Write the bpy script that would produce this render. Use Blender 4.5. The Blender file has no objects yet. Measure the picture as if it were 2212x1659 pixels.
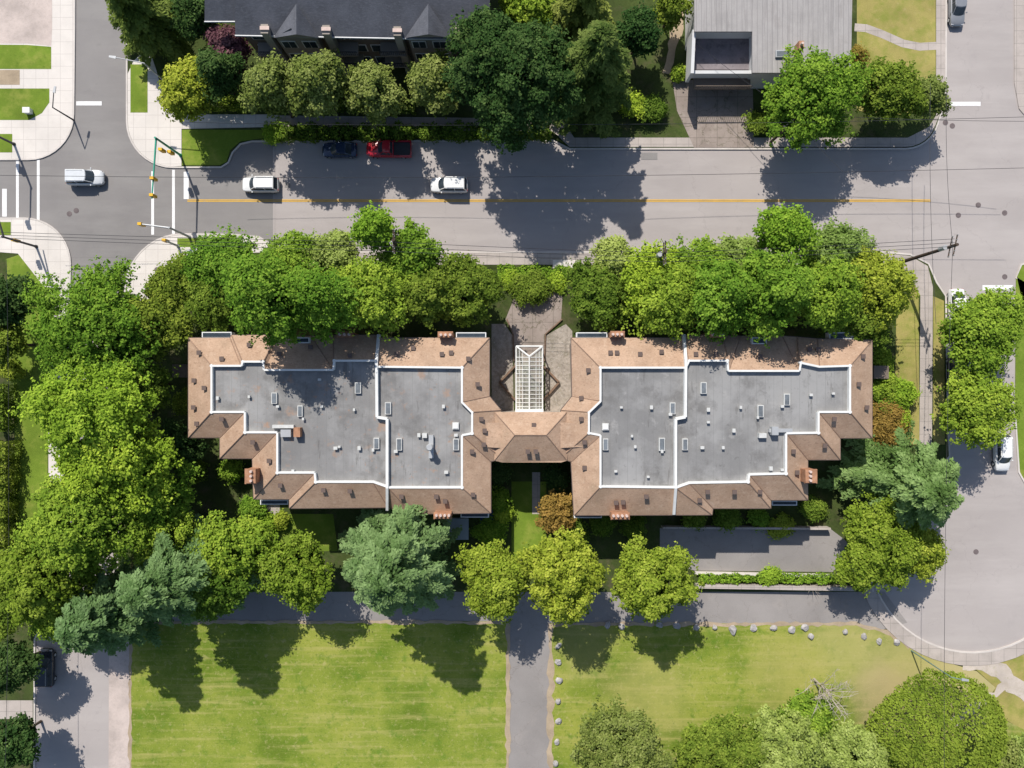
import bpy, math, random
import numpy as np
from mathutils import Vector, Matrix
random.seed(7)
S=17.0; H=90.0
COL=bpy.context.scene.collection
def P(px,py,z=0.0):
    k=(H-z)/H/S
    return ((px-1106)*k,(829.5-py)*k,z)
# ---------------------------------------------------------------- materials
def newmat(name):
    m=bpy.data.materials.new(name); m.use_nodes=True
    nt=m.node_tree; nt.nodes.clear()
    return m,nt,nt.nodes.new('ShaderNodeOutputMaterial')
def ramp(nt,stops):
    r=nt.nodes.new('ShaderNodeValToRGB'); e=r.color_ramp.elements
    while len(e)<len(stops): e.new(0.5)
    for i,(p,c) in enumerate(stops):
        e[i].position=p; e[i].color=(*c,1)
    return r
def noise(nt,co,scale,detail=4,rough=.6,vscale=None):
    n=nt.nodes.new('ShaderNodeTexNoise'); n.inputs['Scale'].default_value=scale
    n.inputs['Detail'].default_value=detail; n.inputs['Roughness'].default_value=rough
    if vscale:
        mp=nt.nodes.new('ShaderNodeMapping'); mp.inputs['Scale'].default_value=vscale
        nt.links.new(co,mp.inputs['Vector']); nt.links.new(mp.outputs[0],n.inputs['Vector'])
    else: nt.links.new(co,n.inputs['Vector'])
    return n
def mix(nt,fac,a,b,mode='MIX'):
    m=nt.nodes.new('ShaderNodeMix'); m.data_type='RGBA'; m.blend_type=mode
    for sock,v in ((m.inputs[0],fac),(m.inputs[6],a),(m.inputs[7],b)):
        if isinstance(v,(int,float)): sock.default_value=v
        elif isinstance(v,tuple): sock.default_value=(*v,1)
        else: nt.links.new(v,sock)
    return m.outputs[2]
def surf(name,base,var=.25,big=.15,fine=12,rough=.9,bump=.02,layers=(),metal=0,coat=0,stretch=None):
    """base colour, broad blotches, fine speckle; layers = (scale, lo, hi, colour, opacity, vscale)"""
    m,nt,out=newmat(name)
    tc=nt.nodes.new('ShaderNodeTexCoord').outputs['Object']
    d=tuple(c*(1-var) for c in base); l=tuple(min(1,c*(1+var)) for c in base)
    n1=noise(nt,tc,big,5,.6,stretch); r1=ramp(nt,[(.3,d),(.7,l)]); nt.links.new(n1.outputs[0],r1.inputs[0])
    n2=noise(nt,tc,fine,3,.7); r2=ramp(nt,[(.3,(.68,)*3),(.7,(1.0,)*3)]); nt.links.new(n2.outputs[0],r2.inputs[0])
    c=mix(nt,min(1,var*2.2),r1.outputs[0],r2.outputs[0],'MULTIPLY')
    for (sc,lo,hi,colr,op,vs) in layers:
        n=noise(nt,tc,sc,6,.65,vs); r=ramp(nt,[(lo,(0,0,0)),(hi,(op,)*3)]); nt.links.new(n.outputs[0],r.inputs[0])
        c=mix(nt,r.outputs[0],c,colr)
    b=nt.nodes.new('ShaderNodeBsdfPrincipled'); nt.links.new(c,b.inputs['Base Color'])
    b.inputs['Roughness'].default_value=rough; b.inputs['Metallic'].default_value=metal
    b.inputs['Coat Weight'].default_value=coat; b.inputs['Specular IOR Level'].default_value=.3
    if bump:
        bp=nt.nodes.new('ShaderNodeBump'); bp.inputs['Distance'].default_value=bump; bp.inputs['Strength'].default_value=.8
        nt.links.new(n2.outputs[0],bp.inputs['Height']); nt.links.new(bp.outputs[0],b.inputs['Normal'])
    nt.links.new(b.outputs[0],out.inputs[0]); return m
def nodes3(m):
    nt=m.node_tree; b=[n for n in nt.nodes if n.type=='BSDF_PRINCIPLED'][0]
    return nt,b,b.inputs['Base Color'].links[0].from_socket,[n for n in nt.nodes if n.type=='TEX_COORD'][0].outputs['Object']
def cracks(m,scale,width,colr,op):
    nt,b,src,tc=nodes3(m)
    nn=noise(nt,tc,.8,4); mm=nt.nodes.new('ShaderNodeVectorMath'); mm.operation='MULTIPLY_ADD'
    mm.inputs[1].default_value=(2.5,2.5,0); nt.links.new(nn.outputs['Color'],mm.inputs[0]); nt.links.new(tc,mm.inputs[2])
    v=nt.nodes.new('ShaderNodeTexVoronoi'); v.feature='DISTANCE_TO_EDGE'; v.inputs['Scale'].default_value=scale
    nt.links.new(mm.outputs[0],v.inputs['Vector'])
    r=ramp(nt,[(0,(op,)*3),(width,(0,0,0))]); nt.links.new(v.outputs['Distance'],r.inputs[0])
    nt.links.new(mix(nt,r.outputs[0],src,colr),b.inputs['Base Color']); return m
def grid(m,sx,sy,frac,colr,op):
    nt,b,src,tc=nodes3(m)
    sep=nt.nodes.new('ShaderNodeSeparateXYZ'); nt.links.new(tc,sep.inputs[0])
    outs=[]
    for i,s in enumerate((sx,sy)):
        if not s: continue
        a=nt.nodes.new('ShaderNodeMath'); a.operation='DIVIDE'; a.inputs[1].default_value=s; nt.links.new(sep.outputs[i],a.inputs[0])
        f=nt.nodes.new('ShaderNodeMath'); f.operation='FRACT'; nt.links.new(a.outputs[0],f.inputs[0])
        l=nt.nodes.new('ShaderNodeMath'); l.operation='LESS_THAN'; l.inputs[1].default_value=frac; nt.links.new(f.outputs[0],l.inputs[0])
        outs.append(l.outputs[0])
    o=outs[0]
    if len(outs)>1:
        x=nt.nodes.new('ShaderNodeMath'); x.operation='MAXIMUM'; nt.links.new(outs[0],x.inputs[0]); nt.links.new(outs[1],x.inputs[1]); o=x.outputs[0]
    k=nt.nodes.new('ShaderNodeMath'); k.operation='MULTIPLY'; k.inputs[1].default_value=op; nt.links.new(o,k.inputs[0])
    nt.links.new(mix(nt,k.outputs[0],src,colr),b.inputs['Base Color']); return m
def patch(m,cx,cy,rad,colr,op,wob=6,ns=.25):
    """a soft ragged patch around a point of the ground"""
    nt,b,src,tc=nodes3(m)
    n=noise(nt,tc,ns,5,.65); mu=nt.nodes.new('ShaderNodeMath'); mu.operation='MULTIPLY_ADD'; mu.inputs[1].default_value=wob; mu.inputs[2].default_value=-wob/2
    nt.links.new(n.outputs[0],mu.inputs[0])
    di=nt.nodes.new('ShaderNodeVectorMath'); di.operation='DISTANCE'; di.inputs[1].default_value=(cx,cy,0); nt.links.new(tc,di.inputs[0])
    ad=nt.nodes.new('ShaderNodeMath'); ad.operation='ADD'; nt.links.new(di.outputs['Value'],ad.inputs[0]); nt.links.new(mu.outputs[0],ad.inputs[1])
    dv=nt.nodes.new('ShaderNodeMath'); dv.operation='DIVIDE'; dv.inputs[1].default_value=rad; nt.links.new(ad.outputs[0],dv.inputs[0])
    r=ramp(nt,[(.45,(op,)*3),(1,(0,0,0))]); nt.links.new(dv.outputs[0],r.inputs[0])
    nt.links.new(mix(nt,r.outputs[0],src,colr),b.inputs['Base Color']); return m
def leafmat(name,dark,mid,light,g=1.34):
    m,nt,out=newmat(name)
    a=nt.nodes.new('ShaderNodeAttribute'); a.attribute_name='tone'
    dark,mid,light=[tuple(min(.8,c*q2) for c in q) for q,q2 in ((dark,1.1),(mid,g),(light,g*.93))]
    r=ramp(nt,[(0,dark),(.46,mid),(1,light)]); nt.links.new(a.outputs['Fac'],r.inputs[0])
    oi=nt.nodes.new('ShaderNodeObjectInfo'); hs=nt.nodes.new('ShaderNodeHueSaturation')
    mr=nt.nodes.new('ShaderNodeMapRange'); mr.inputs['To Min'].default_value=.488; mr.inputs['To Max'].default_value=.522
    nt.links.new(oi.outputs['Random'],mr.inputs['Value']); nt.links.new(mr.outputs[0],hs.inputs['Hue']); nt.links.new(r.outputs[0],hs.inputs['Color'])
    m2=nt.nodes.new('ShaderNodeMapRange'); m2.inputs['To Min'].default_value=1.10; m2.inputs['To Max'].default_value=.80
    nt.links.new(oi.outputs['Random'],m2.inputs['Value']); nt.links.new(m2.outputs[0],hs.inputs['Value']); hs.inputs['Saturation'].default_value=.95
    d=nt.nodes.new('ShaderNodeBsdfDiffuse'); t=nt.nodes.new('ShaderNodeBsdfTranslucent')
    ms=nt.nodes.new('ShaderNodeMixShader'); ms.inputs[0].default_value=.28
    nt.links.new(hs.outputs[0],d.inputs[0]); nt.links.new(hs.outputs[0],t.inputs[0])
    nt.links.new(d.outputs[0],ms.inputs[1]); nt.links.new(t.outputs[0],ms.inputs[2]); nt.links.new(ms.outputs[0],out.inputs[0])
    return m
def plain(name,c,rough=.5,metal=0,coat=0): return surf(name,c,.06,1.5,20,rough,0,(),metal,coat)
M={}
M['asph']=cracks(surf('worn_asphalt',(.395,.357,.342),.08,.06,14,.95,.01,
   [(.05,.45,.7,(.47,.43,.41),.6,(1,5,1)),(.35,.58,.78,(.29,.265,.26),.35,None),(.25,.6,.75,(.48,.44,.42),.5,(.3,3,1)),(.5,.66,.72,(.27,.245,.24),.3,(1,.2,1))]),.10,.004,(.25,.225,.215),.32)
M['asph2']=surf('newer_asphalt',(.245,.230,.223),.11,.08,14,.95,.01,[(.06,.45,.7,(.31,.295,.28),.6,(1,4,1)),(.5,.6,.75,(.18,.17,.17),.4,None)])
M['lane']=cracks(surf('lane_asphalt',(.29,.268,.255),.14,.12,10,.95,.01,[(.3,.55,.75,(.38,.34,.31),.5,None),(.6,.58,.7,(.19,.175,.165),.5,None)]),.2,.008,(.17,.145,.13),.45)
M['conc']=grid(surf('pale_concrete',(.68,.63,.58),.1,.2,9,.9,.005,[(.5,.55,.8,(.52,.47,.42),.5,None)]),1.55,1.55,.035,(.42,.38,.35),.6)
M['conc2']=grid(surf('aged_concrete',(.46,.405,.37),.14,.25,9,.9,.005,[(.6,.5,.75,(.28,.25,.22),.6,None)]),1.6,1.6,.04,(.22,.2,.18),.6)
M['conc3']=cracks(grid(surf('stained_concrete',(.36,.30,.265),.2,.3,9,.9,.005,[(.6,.42,.65,(.22,.18,.155),.75,None),(1.8,.55,.7,(.13,.12,.08),.6,None),(.9,.6,.75,(.48,.42,.37),.6,None)]),2.6,2.6,.03,(.14,.12,.1),.6),.3,.015,(.1,.09,.05),.7)
M['track']=surf('dusty_footpath',(.55,.48,.42),.16,.3,8,.95,.01,[(.8,.5,.7,(.38,.32,.24),.6,None),(2.4,.56,.7,(.25,.25,.1),.5,None)])
M['kerb']=surf('kerb_concrete',(.60,.55,.51),.12,.4,9,.9,.0)
GR=[(.10,.40,.60,(.33,.32,.065),.6,None),(.35,.50,.70,(.40,.36,.12),.7,(.2,3,1)),(.5,.55,.68,(.10,.19,.015),.7,None),(1.4,.56,.70,(.43,.38,.16),.55,None),(2.6,.56,.70,(.075,.14,.012),.6,None),(5,.58,.7,(.48,.42,.18),.5,None)]
M['grass']=surf('dry_lawn',(.17,.25,.022),.28,.10,7,1,.03,GR)
ge=surf('patchy_park_lawn',(.17,.25,.022),.28,.10,7,1,.03,GR)
for px,py,rad,c,op in ((1990,1450,10,(.42,.36,.15),.65),(1915,1515,6,(.40,.31,.17),.6),(2110,1480,8,(.46,.39,.2),.75),(1830,1385,6,(.40,.36,.14),.55),(1260,1400,5,(.37,.34,.12),.5),(1400,1500,7,(.40,.36,.12),.45),(1700,1450,6,(.38,.34,.11),.45)):
    a=P(px,py); patch(ge,a[0],a[1],rad,c,op)
M['grass_e']=ge
M['grassdry']=surf('parched_lawn',(.36,.31,.10),.22,.2,7,1,.03,[(.5,.45,.65,(.18,.23,.03),.65,None),(1.5,.6,.8,(.44,.35,.2),.6,None)])
M['grassrich']=surf('green_lawn',(.16,.24,.025),.25,.2,7,1,.03,[(.4,.5,.7,(.30,.29,.07),.6,None),(2,.55,.7,(.09,.15,.015),.6,None)])
M['garden']=surf('garden_floor',(.06,.085,.02),.4,.3,6,1,.05,[(.5,.5,.7,(.13,.10,.065),.6,None),(1.2,.55,.7,(.03,.05,.01),.8,None)])
M['gravel']=surf('gravel',(.52,.44,.40),.16,.3,8,1,.04,[(3,.5,.7,(.38,.32,.28),.7,None),(.15,.45,.65,(.62,.52,.47),.7,None)])
M['gravel2']=surf('courtyard_gravel',(.40,.35,.30),.2,.3,8,1,.04,[(3,.45,.6,(.22,.19,.16),.8,None),(.7,.5,.65,(.2,.18,.13),.7,None),(6,.55,.65,(.6,.56,.52),.6,None)])
M['soil']=surf('bare_soil',(.42,.33,.23),.2,.4,6,1,.03)
M['white']=plain('white_paint',(.76,.76,.74),.6)
M['offwhite']=surf('weathered_white_metal',(.60,.60,.58),.12,1.5,8,.6,0)
M['mark']=surf('road_paint_white',(.80,.79,.78),.08,.8,6,.8,0,[(2.5,.6,.78,(.5,.47,.46),.6,None)])
M['yellow']=surf('road_paint_yellow',(.72,.43,.07),.12,.8,6,.8,0,[(1.5,.55,.75,(.5,.4,.25),.6,None)])
M['shingle']=surf('brown_shingle',(.465,.318,.222),.16,.35,7,.95,.02,
   [(.5,.46,.70,(.35,.225,.15),.75,None),(1.6,.55,.74,(.56,.42,.31),.6,None),(.22,.56,.74,(.27,.20,.13),.5,None),(3.2,.53,.68,(.26,.165,.11),.65,(1,1.6,1)),(5.5,.57,.68,(.60,.46,.35),.5,None)])
M['hip']=surf('hip_shingle',(.30,.20,.145),.2,1,6,.95,0)
ML=[(.16,.44,.60,(.33,.325,.32),.75,None),(.25,.54,.64,(.14,.135,.13),.65,None),(.6,.60,.68,(.36,.35,.34),.5,None),(1.1,.64,.71,(.09,.088,.085),.5,None),(.5,.60,.67,(.12,.115,.11),.6,(3,.5,1)),(3.2,.62,.7,(.16,.155,.15),.4,None)]
M['membrane']=grid(surf('roof_membrane',(.24,.236,.232),.17,.12,9,.75,.01,ML),0.98,0,.05,(.16,.16,.16),.4)
M['membrane2']=grid(surf('lichen_roof_membrane',(.235,.23,.226),.17,.12,9,.75,.01,ML[:2]+ML[3:]+[(.45,.58,.67,(.36,.23,.155),.65,None),(1.8,.62,.69,(.34,.2,.13),.6,None)]),0.98,0,.05,(.16,.16,.16),.4)
M['greyroof']=surf('slate_shingle',(.115,.12,.14),.2,.5,7,.9,.02,[(2.5,.5,.7,(.17,.175,.2),.6,(1,3,1)),(4,.55,.7,(.06,.065,.08),.6,(1,3,1))])
M['metalroof']=grid(surf('grey_board_roof',(.36,.34,.33),.14,.3,8,.8,.01,[(.3,.5,.7,(.24,.225,.22),.75,(6,.5,1)),(.8,.55,.75,(.46,.44,.42),.6,(6,.5,1)),(.3,.55,.7,(.22,.2,.19),.5,None)]),.6,0,.12,(.22,.21,.21),.7)
M['wall']=surf('beige_stucco',(.42,.37,.32),.1,.3,8,.9,0)
M['wall2']=surf('brown_siding',(.20,.16,.13),.15,.3,8,.9,0)
M['wall3']=surf('taupe_siding',(.33,.29,.25),.12,.3,8,.9,0)
M['housewall']=surf('white_stucco',(.62,.62,.62),.08,.3,8,.9,0)
M['brick']=surf('chimney_brick',(.42,.22,.13),.3,1.5,9,.9,.01)
M['clay']=surf('clay_pot',(.62,.48,.42),.1,2,9,.8,0)
M['glass']=surf('window_glass',(.05,.065,.08),.3,.8,3,.12,0)
M['skyglass']=surf('skylight_glass',(.18,.20,.22),.3,.8,3,.15,0)
M['dark']=plain('dark_metal',(.045,.045,.05),.5)
M['iron']=surf('cast_iron',(.16,.13,.13),.2,2,9,.8,0)
M['vent']=plain('vent_metal',(.14,.10,.085),.6)
M['grey']=plain('galvanised_metal',(.45,.46,.47),.45,.2)
M['green']=plain('green_pole_paint',(.05,.33,.22),.5)
M['green2']=plain('dull_green_pole_paint',(.16,.24,.20),.6)
M['sigyellow']=plain('signal_yellow',(.80,.46,.03),.5)
M['wood']=surf('pole_wood',(.085,.06,.045),.25,.6,9,.9,0)
M['cedar']=surf('cedar_timber',(.20,.13,.09),.25,.6,9,.9,0)
M['bark']=surf('bark',(.10,.075,.055),.3,1,8,1,.02)
M['deadwood']=surf('bleached_wood',(.46,.40,.34),.2,1,8,1,0)
M['stone']=surf('boulder_granite',(.42,.40,.39),.3,1.2,6,.95,.05,[(2,.5,.7,(.56,.54,.52),.6,None)])
M['rubber']=plain('rubber',(.02,.02,.02),.9)
M['terr']=surf('terrace_floor',(.24,.21,.22),.2,.6,7,.9,0,[(.9,.55,.7,(.10,.09,.095),.8,None)])
M['tarp']=surf('blue_tarp',(.03,.08,.35),.2,1,5,.5,.02)
M['shed']=surf('blue_grey_metal_roof',(.30,.35,.40),.08,.5,8,.6,0)
M['red']=plain('red_paint',(.45,.015,.03),.25,0,.8)
M['lampred']=plain('tail_lamp_red',(.4,.02,.02),.3)
M['lampclear']=plain('headlamp_lens',(.6,.6,.62),.15)
M['cwhite']=plain('car_white',(.80,.80,.79),.3,0,.6)
M['csilver']=plain('car_silver',(.66,.68,.70),.3,0,.6)
M['cdark']=plain('car_charcoal',(.035,.04,.05),.25,.2,.8)
M['cblue']=plain('car_navy',(.03,.05,.10),.25,.2,.8)
M['cgrey']=plain('car_grey',(.26,.27,.29),.3,.2,.7)
m,nt,out=newmat('greenhouse_glazing'); b1=nt.nodes.new('ShaderNodeBsdfPrincipled'); b1.inputs['Base Color'].default_value=(.40,.42,.36,1); b1.inputs['Roughness'].default_value=.3
t1=nt.nodes.new('ShaderNodeBsdfTransparent'); x1=nt.nodes.new('ShaderNodeMixShader'); tcn=nt.nodes.new('ShaderNodeTexCoord'); n1=noise(nt,tcn.outputs['Object'],.9,4); r1=ramp(nt,[(.35,(.1,)*3),(.65,(.7,)*3)])
nt.links.new(n1.outputs[0],r1.inputs[0]); nt.links.new(r1.outputs[0],x1.inputs[0]); nt.links.new(t1.outputs[0],x1.inputs[1]); nt.links.new(b1.outputs[0],x1.inputs[2]); nt.links.new(x1.outputs[0],out.inputs[0]); M['glaze']=m
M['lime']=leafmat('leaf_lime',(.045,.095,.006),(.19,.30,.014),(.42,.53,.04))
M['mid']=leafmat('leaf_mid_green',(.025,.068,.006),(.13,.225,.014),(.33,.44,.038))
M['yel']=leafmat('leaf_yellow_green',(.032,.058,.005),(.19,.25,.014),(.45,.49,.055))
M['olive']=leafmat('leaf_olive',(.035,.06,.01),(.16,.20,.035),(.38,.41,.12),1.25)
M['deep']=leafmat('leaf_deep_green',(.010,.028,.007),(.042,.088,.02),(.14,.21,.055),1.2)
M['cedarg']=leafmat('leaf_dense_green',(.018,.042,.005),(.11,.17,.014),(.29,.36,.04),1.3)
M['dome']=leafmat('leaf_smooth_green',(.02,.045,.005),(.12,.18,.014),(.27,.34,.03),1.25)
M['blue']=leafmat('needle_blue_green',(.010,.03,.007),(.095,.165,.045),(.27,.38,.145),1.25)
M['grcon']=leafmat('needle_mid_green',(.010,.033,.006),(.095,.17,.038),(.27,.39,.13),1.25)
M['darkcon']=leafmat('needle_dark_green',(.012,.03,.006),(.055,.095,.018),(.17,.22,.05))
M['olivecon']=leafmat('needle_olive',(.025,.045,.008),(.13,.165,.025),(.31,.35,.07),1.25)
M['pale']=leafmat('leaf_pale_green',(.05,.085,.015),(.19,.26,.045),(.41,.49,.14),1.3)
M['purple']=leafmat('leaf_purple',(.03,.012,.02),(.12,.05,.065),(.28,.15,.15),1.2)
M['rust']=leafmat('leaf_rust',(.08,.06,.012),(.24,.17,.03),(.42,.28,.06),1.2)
# ---------------------------------------------------------------- objects
def root_loc(o):
    while o.parent: o=o.parent
    return Vector(o.location)
def tag(o,label,cat=None,group=None,kind=None):
    if label: o['label']=label
    if cat: o['category']=cat
    if group: o['group']=group
    if kind: o['kind']=kind
    return o
def empty(name,loc,label,cat,group=None,rz=0):
    o=bpy.data.objects.new(name,None); COL.objects.link(o); o.location=loc; o.rotation_euler=(0,0,rz)
    o.empty_display_size=.3
    return tag(o,label,cat,group)
class MB:
    def __init__(s): s.v=[]; s.f=[]
    def face(s,pts):
        i=len(s.v); s.v+= [tuple(p) for p in pts]; s.f.append(list(range(i,i+len(pts)))); return s
    def prism(s,bot,top):
        n=len(bot); i=len(s.v); s.v+=[tuple(p) for p in bot]+[tuple(p) for p in top]
        s.f.append(list(range(i+n-1,i-1,-1))); s.f.append(list(range(i+n,i+2*n)))
        for k in range(n):
            l=(k+1)%n; s.f.append([i+k,i+l,i+n+l,i+n+k])
        return s
    def box(s,x0,y0,z0,x1,y1,z1):
        b=[(x0,y0),(x1,y0),(x1,y1),(x0,y1)]
        return s.prism([(x,y,z0) for x,y in b],[(x,y,z1) for x,y in b])
    def tube(s,a,b,ra,rb=None,n=8):
        rb=ra if rb is None else rb; a=Vector(a); b=Vector(b); d=(b-a)
        if d.length<1e-6: return s
        d.normalize(); u=d.cross(Vector((0,0,1)) if abs(d.z)<.9 else Vector((1,0,0))).normalized(); w=d.cross(u)
        A=[a+(u*math.cos(t)+w*math.sin(t))*ra for t in [2*math.pi*k/n for k in range(n)]]
        B=[b+(u*math.cos(t)+w*math.sin(t))*rb for t in [2*math.pi*k/n for k in range(n)]]
        return s.prism(A,B)
    def build(s,name,mat,parent=None,world=True,smooth=False,bevel=0):
        off=root_loc(parent) if (parent and world) else Vector((0,0,0))
        me=bpy.data.meshes.new(name); me.from_pydata([tuple(Vector(p)-off) for p in s.v],[],s.f); me.update()
        me.materials.append(M[mat])
        if smooth: me.shade_smooth()
        o=bpy.data.objects.new(name,me); COL.objects.link(o)
        if parent: o.parent=parent
        if bevel:
            b=o.modifiers.new('b','BEVEL'); b.width=bevel; b.segments=2; b.limit_method='ANGLE'
        return o
def ccw(pts):
    a=sum(pts[i][0]*pts[(i+1)%len(pts)][1]-pts[(i+1)%len(pts)][0]*pts[i][1] for i in range(len(pts)))
    return pts if a>0 else pts[::-1]
def sheet(name,px,z,mat,base=None,kind='structure'):
    pts=ccw([P(x,y)[:2] for x,y in px]); m=MB()
    if base is None: m.face([(x,y,z) for x,y in pts])
    else: m.prism([(x,y,base) for x,y in pts],[(x,y,z) for x,y in pts])
    return tag(m.build(name,mat),None,None,None,kind)
def arc(cx,cy,r,a0,a1,n=10,ry=None):
    ry=ry or r
    return [(cx+r*math.cos(math.radians(a0+(a1-a0)*i/n)),cy+ry*math.sin(math.radians(a0+(a1-a0)*i/n))) for i in range(n+1)]
def strip(name,px,w,z0,z1,mat,kind='structure',jit=0):
    pts=[Vector(P(x,y)[:2]) for x,y in px]; L=[];R=[]
    if jit:
        q=[]
        for a,b in zip(pts[:-1],pts[1:]):
            k=max(1,int((b-a).length/.7)); q+=[a.lerp(b,i/k) for i in range(k)]
        pts=q+[pts[-1]]
    for i,p in enumerate(pts):
        d=(pts[min(i+1,len(pts)-1)]-pts[max(i-1,0)]).normalized(); n=Vector((-d.y,d.x))*w/2
        L.append(p+n*(1+jit*random.uniform(-1,1)));R.append(p-n*(1+jit*random.uniform(-1,1)))
    m=MB()
    poly=ccw([tuple(q) for q in L+R[::-1]])
    if z0 is None: m.face([(x,y,z1) for x,y in poly])
    else: m.prism([(x,y,z0) for x,y in poly],[(x,y,z1) for x,y in poly])
    return tag(m.build(name,mat),None,None,None,kind)
def rect(x0,y0,x1,y1): return [(x0,y0),(x1,y0),(x1,y1),(x0,y1)]
# ---------------------------------------------------------------- ground
g=MB(); g.face([(-2500,-2500,-.01),(2500,-2500,-.01),(2500,2500,-.01),(-2500,2500,-.01)]); tag(g.build('ground','garden'),None,None,None,'structure')
sheet('main_road',rect(-4000,285,6000,562),.004,'asph')
sheet('left_road',[(60,-4000),(300,-4000),(300,1345),(290,5000),(40,5000),(60,1300)],.008,'asph2')
sheet('left_road_lower',[(60,640),(290,640),(290,5000),(30,5000),(60,1300)],.012,'asph')
sheet('intersection_road',rect(-1500,288,592,556),.016,'asph2')
sheet('right_road',rect(1975,-4000,2230,1000),.012,'asph')
cul=[(1985,560),(2240,560),(2240,1000)]+arc(2100,1190,225,-40,180,26,220)+[(1985,1150)]
sheet('cul_de_sac_road',cul,.020,'asph')
sheet('service_lane',[(230,1278),(1910,1278),(1960,1345),(1905,1360),(230,1345)],.024,'lane')
sheet('park_path',[(1097,1335),(1190,1335),(1187,2400),(1094,2400)],.028,'lane')
NWc=[(-900,345)]+[(62,345)]+arc(62,247,98,90,0)+[(162,60),(165,-900),(-900,-900)]
sheet('northwest_pavement',NWc,.12,'conc',0)
strip('northwest_kerb',[(-900,345),(62,345)]+arc(62,247,98,90,0)[1:]+[(162,60),(165,-900)],.2,0,.15,'kerb')
sheet('vacant_lot',[(-900,-900),(112,-900),(114,60),(112,100),(60,95),(-900,90)],.128,'gravel')
sheet('verge',[(-900,92),(60,98),(112,102),(112,150),(-900,150)],.132,'grassrich')
sheet('verge',[(-900,192),(108,192),(108,222),(92,245),(64,260),(-900,260)],.132,'grassrich')
sheet('verge',[(-900,290),(28,290),(28,330),(-900,330)],.132,'grassrich')
sheet('driveway',rect(-900,152,44,184),.132,'soil')
NE=[(275,-900),(275,262)]+arc(375,262,100,180,90)[1:]+[(478,362),(494,352),(503,330),(520,312),(545,306),(1195,304),(1230,322),(1955,322)]+arc(1955,250,72,90,15,6,72)+[(2042,215),(2045,-900)]
sheet('north_block',NE,.10,'garden',0)
strip('north_kerb',NE,.2,0,.15,'kerb')
sheet('northeast_pavement',[(277,160),(290,132),(322,104),(338,150),(350,195),(385,248),(600,248),(600,275),(393,279),(393,359),(375,360)]+arc(375,262,98,90,180)[1:],.125,'conc')
sheet('verge',rect(283,140,320,244),.135,'grassrich')
sheet('verge',[(394,281),(575,281),(575,298),(520,306),(498,325),(490,350),(476,357),(394,357)],.128,'grassrich')
sheet('north_pavement',[(600,250),(1215,258),(1240,298),(1960,298),(2005,275),(2021,250),(2021,-900),(2042,-900),(2042,215)]+arc(1955,250,68,15,90,6)+[(1230,318),(1195,285),(600,278)],.121,'conc2')
sheet('house_driveway',[(1452,175),(1625,170),(1628,322),(1500,322),(1462,240)],.130,'conc3')
sheet('house_yard',[(1850,-400),(2020,-400),(2020,210),(1960,250),(1850,240)],.126,'grassdry')
strip('garden_path',[(1845,60),(1870,62),(1905,75),(1950,95),(1985,102),(2021,100)],1.0,None,.134,'conc2')
sheet('side_yard',[(1345,-300),(1490,-300),(1490,180),(1455,260),(1345,290)],.108,'garden')
strip('garden_path',[(1470,-50),(1462,60),(1440,160)],1.3,None,.115,'soil',jit=.4)
NEb=[(2190,-900),(2190,180),(2200,235),(2225,265),(2260,285),(3200,285),(3200,-900)]
sheet('northeast_block',NEb,.12,'conc2',0)
SEb=[(2194,600),(2205,572),(2240,562),(3200,562),(3200,1250),(2330,1180),(2245,1100),(2200,1020),(2192,900)]
sheet('east_block',SEb,.10,'grassrich',0)
strip('east_kerb',SEb[::-1][:5]+[(2194,600),(2205,572),(2240,562)],.2,0,.14,'kerb')
SW=[(-900,472),(55,472)]+arc(55,570,98,-90,0)[1:]+[(150,700),(140,1180),(100,1330),(76,1380),(72,2600),(-900,2600)]
sheet('southwest_block',SW,.10,'garden',0)
strip('southwest_kerb',SW[:-1],.2,0,.14,'kerb')
sheet('southwest_pavement',[(-900,474),(55,474)]+arc(55,570,96,-90,0)[1:]+[(148,700),(142,1100),(106,1100),(106,700),(98,622),(40,548),(0,545),(-900,545)],.121,'conc')
sheet('verge',[(-900,480),(25,480),(25,508),(-900,508)],.128,'grassrich')
sheet('west_lawn',[(14,560),(50,548),(104,622),(104,1300),(40,1340),(30,800)],.112,'grassrich')
sheet('west_path',rect(-300,1512,72,1552),.118,'conc2')
CE=[(255,1278),(262,900),(271,640)]+arc(395,630,124,180,270)+[(500,507),(560,512),(592,532),(610,545),(1905,545),(1965,550),(2005,570),(2022,610),(2042,640),(2046,900),(2050,985),(1985,1075),(1905,1165),(1880,1235),(1885,1278)]
sheet('central_block',CE,.10,'garden',0)
strip('central_kerb',CE[1:],.2,0,.14,'kerb')
sheet('southeast_corner_pavement',[(273,640)]+arc(395,630,122,180,270)+[(500,509),(560,514),(590,532),(590,545),(480,548),(400,560),(340,610),(330,640),(300,700)],.125,'conc')
sheet('verge',rect(384,515,478,534),.135,'grassrich')
sheet('south_pavement',[(590,547),(1905,547),(1965,553),(2003,575),(2014,620),(2012,960),(1985,960),(1987,640),(1960,585),(1900,572),(590,572)],.121,'conc2')
sheet('bus_pad',rect(1194,562,1242,580),.135,'conc')
sheet('boulevard',[(1935,690),(1983,600),(1985,960),(1930,960)],.116,'grassdry')
sheet('boulevard',[(2015,640),(2038,650),(2040,960),(2015,960)],.116,'grassdry')
sheet('courtyard_path',[(1095,600),(1195,600),(1215,640),(1212,690),(1176,722),(1174,895),(1113,895),(1110,722),(1092,690),(1112,640)],.118,'conc3')
sheet('courtyard_gravel',[(1062,700),(1090,700),(1107,725),(1110,895),(1062,890)],.121,'gravel2')
sheet('courtyard_gravel',[(1222,700),(1236,715),(1236,890),(1177,895),(1179,725)],.121,'gravel2')
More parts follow.
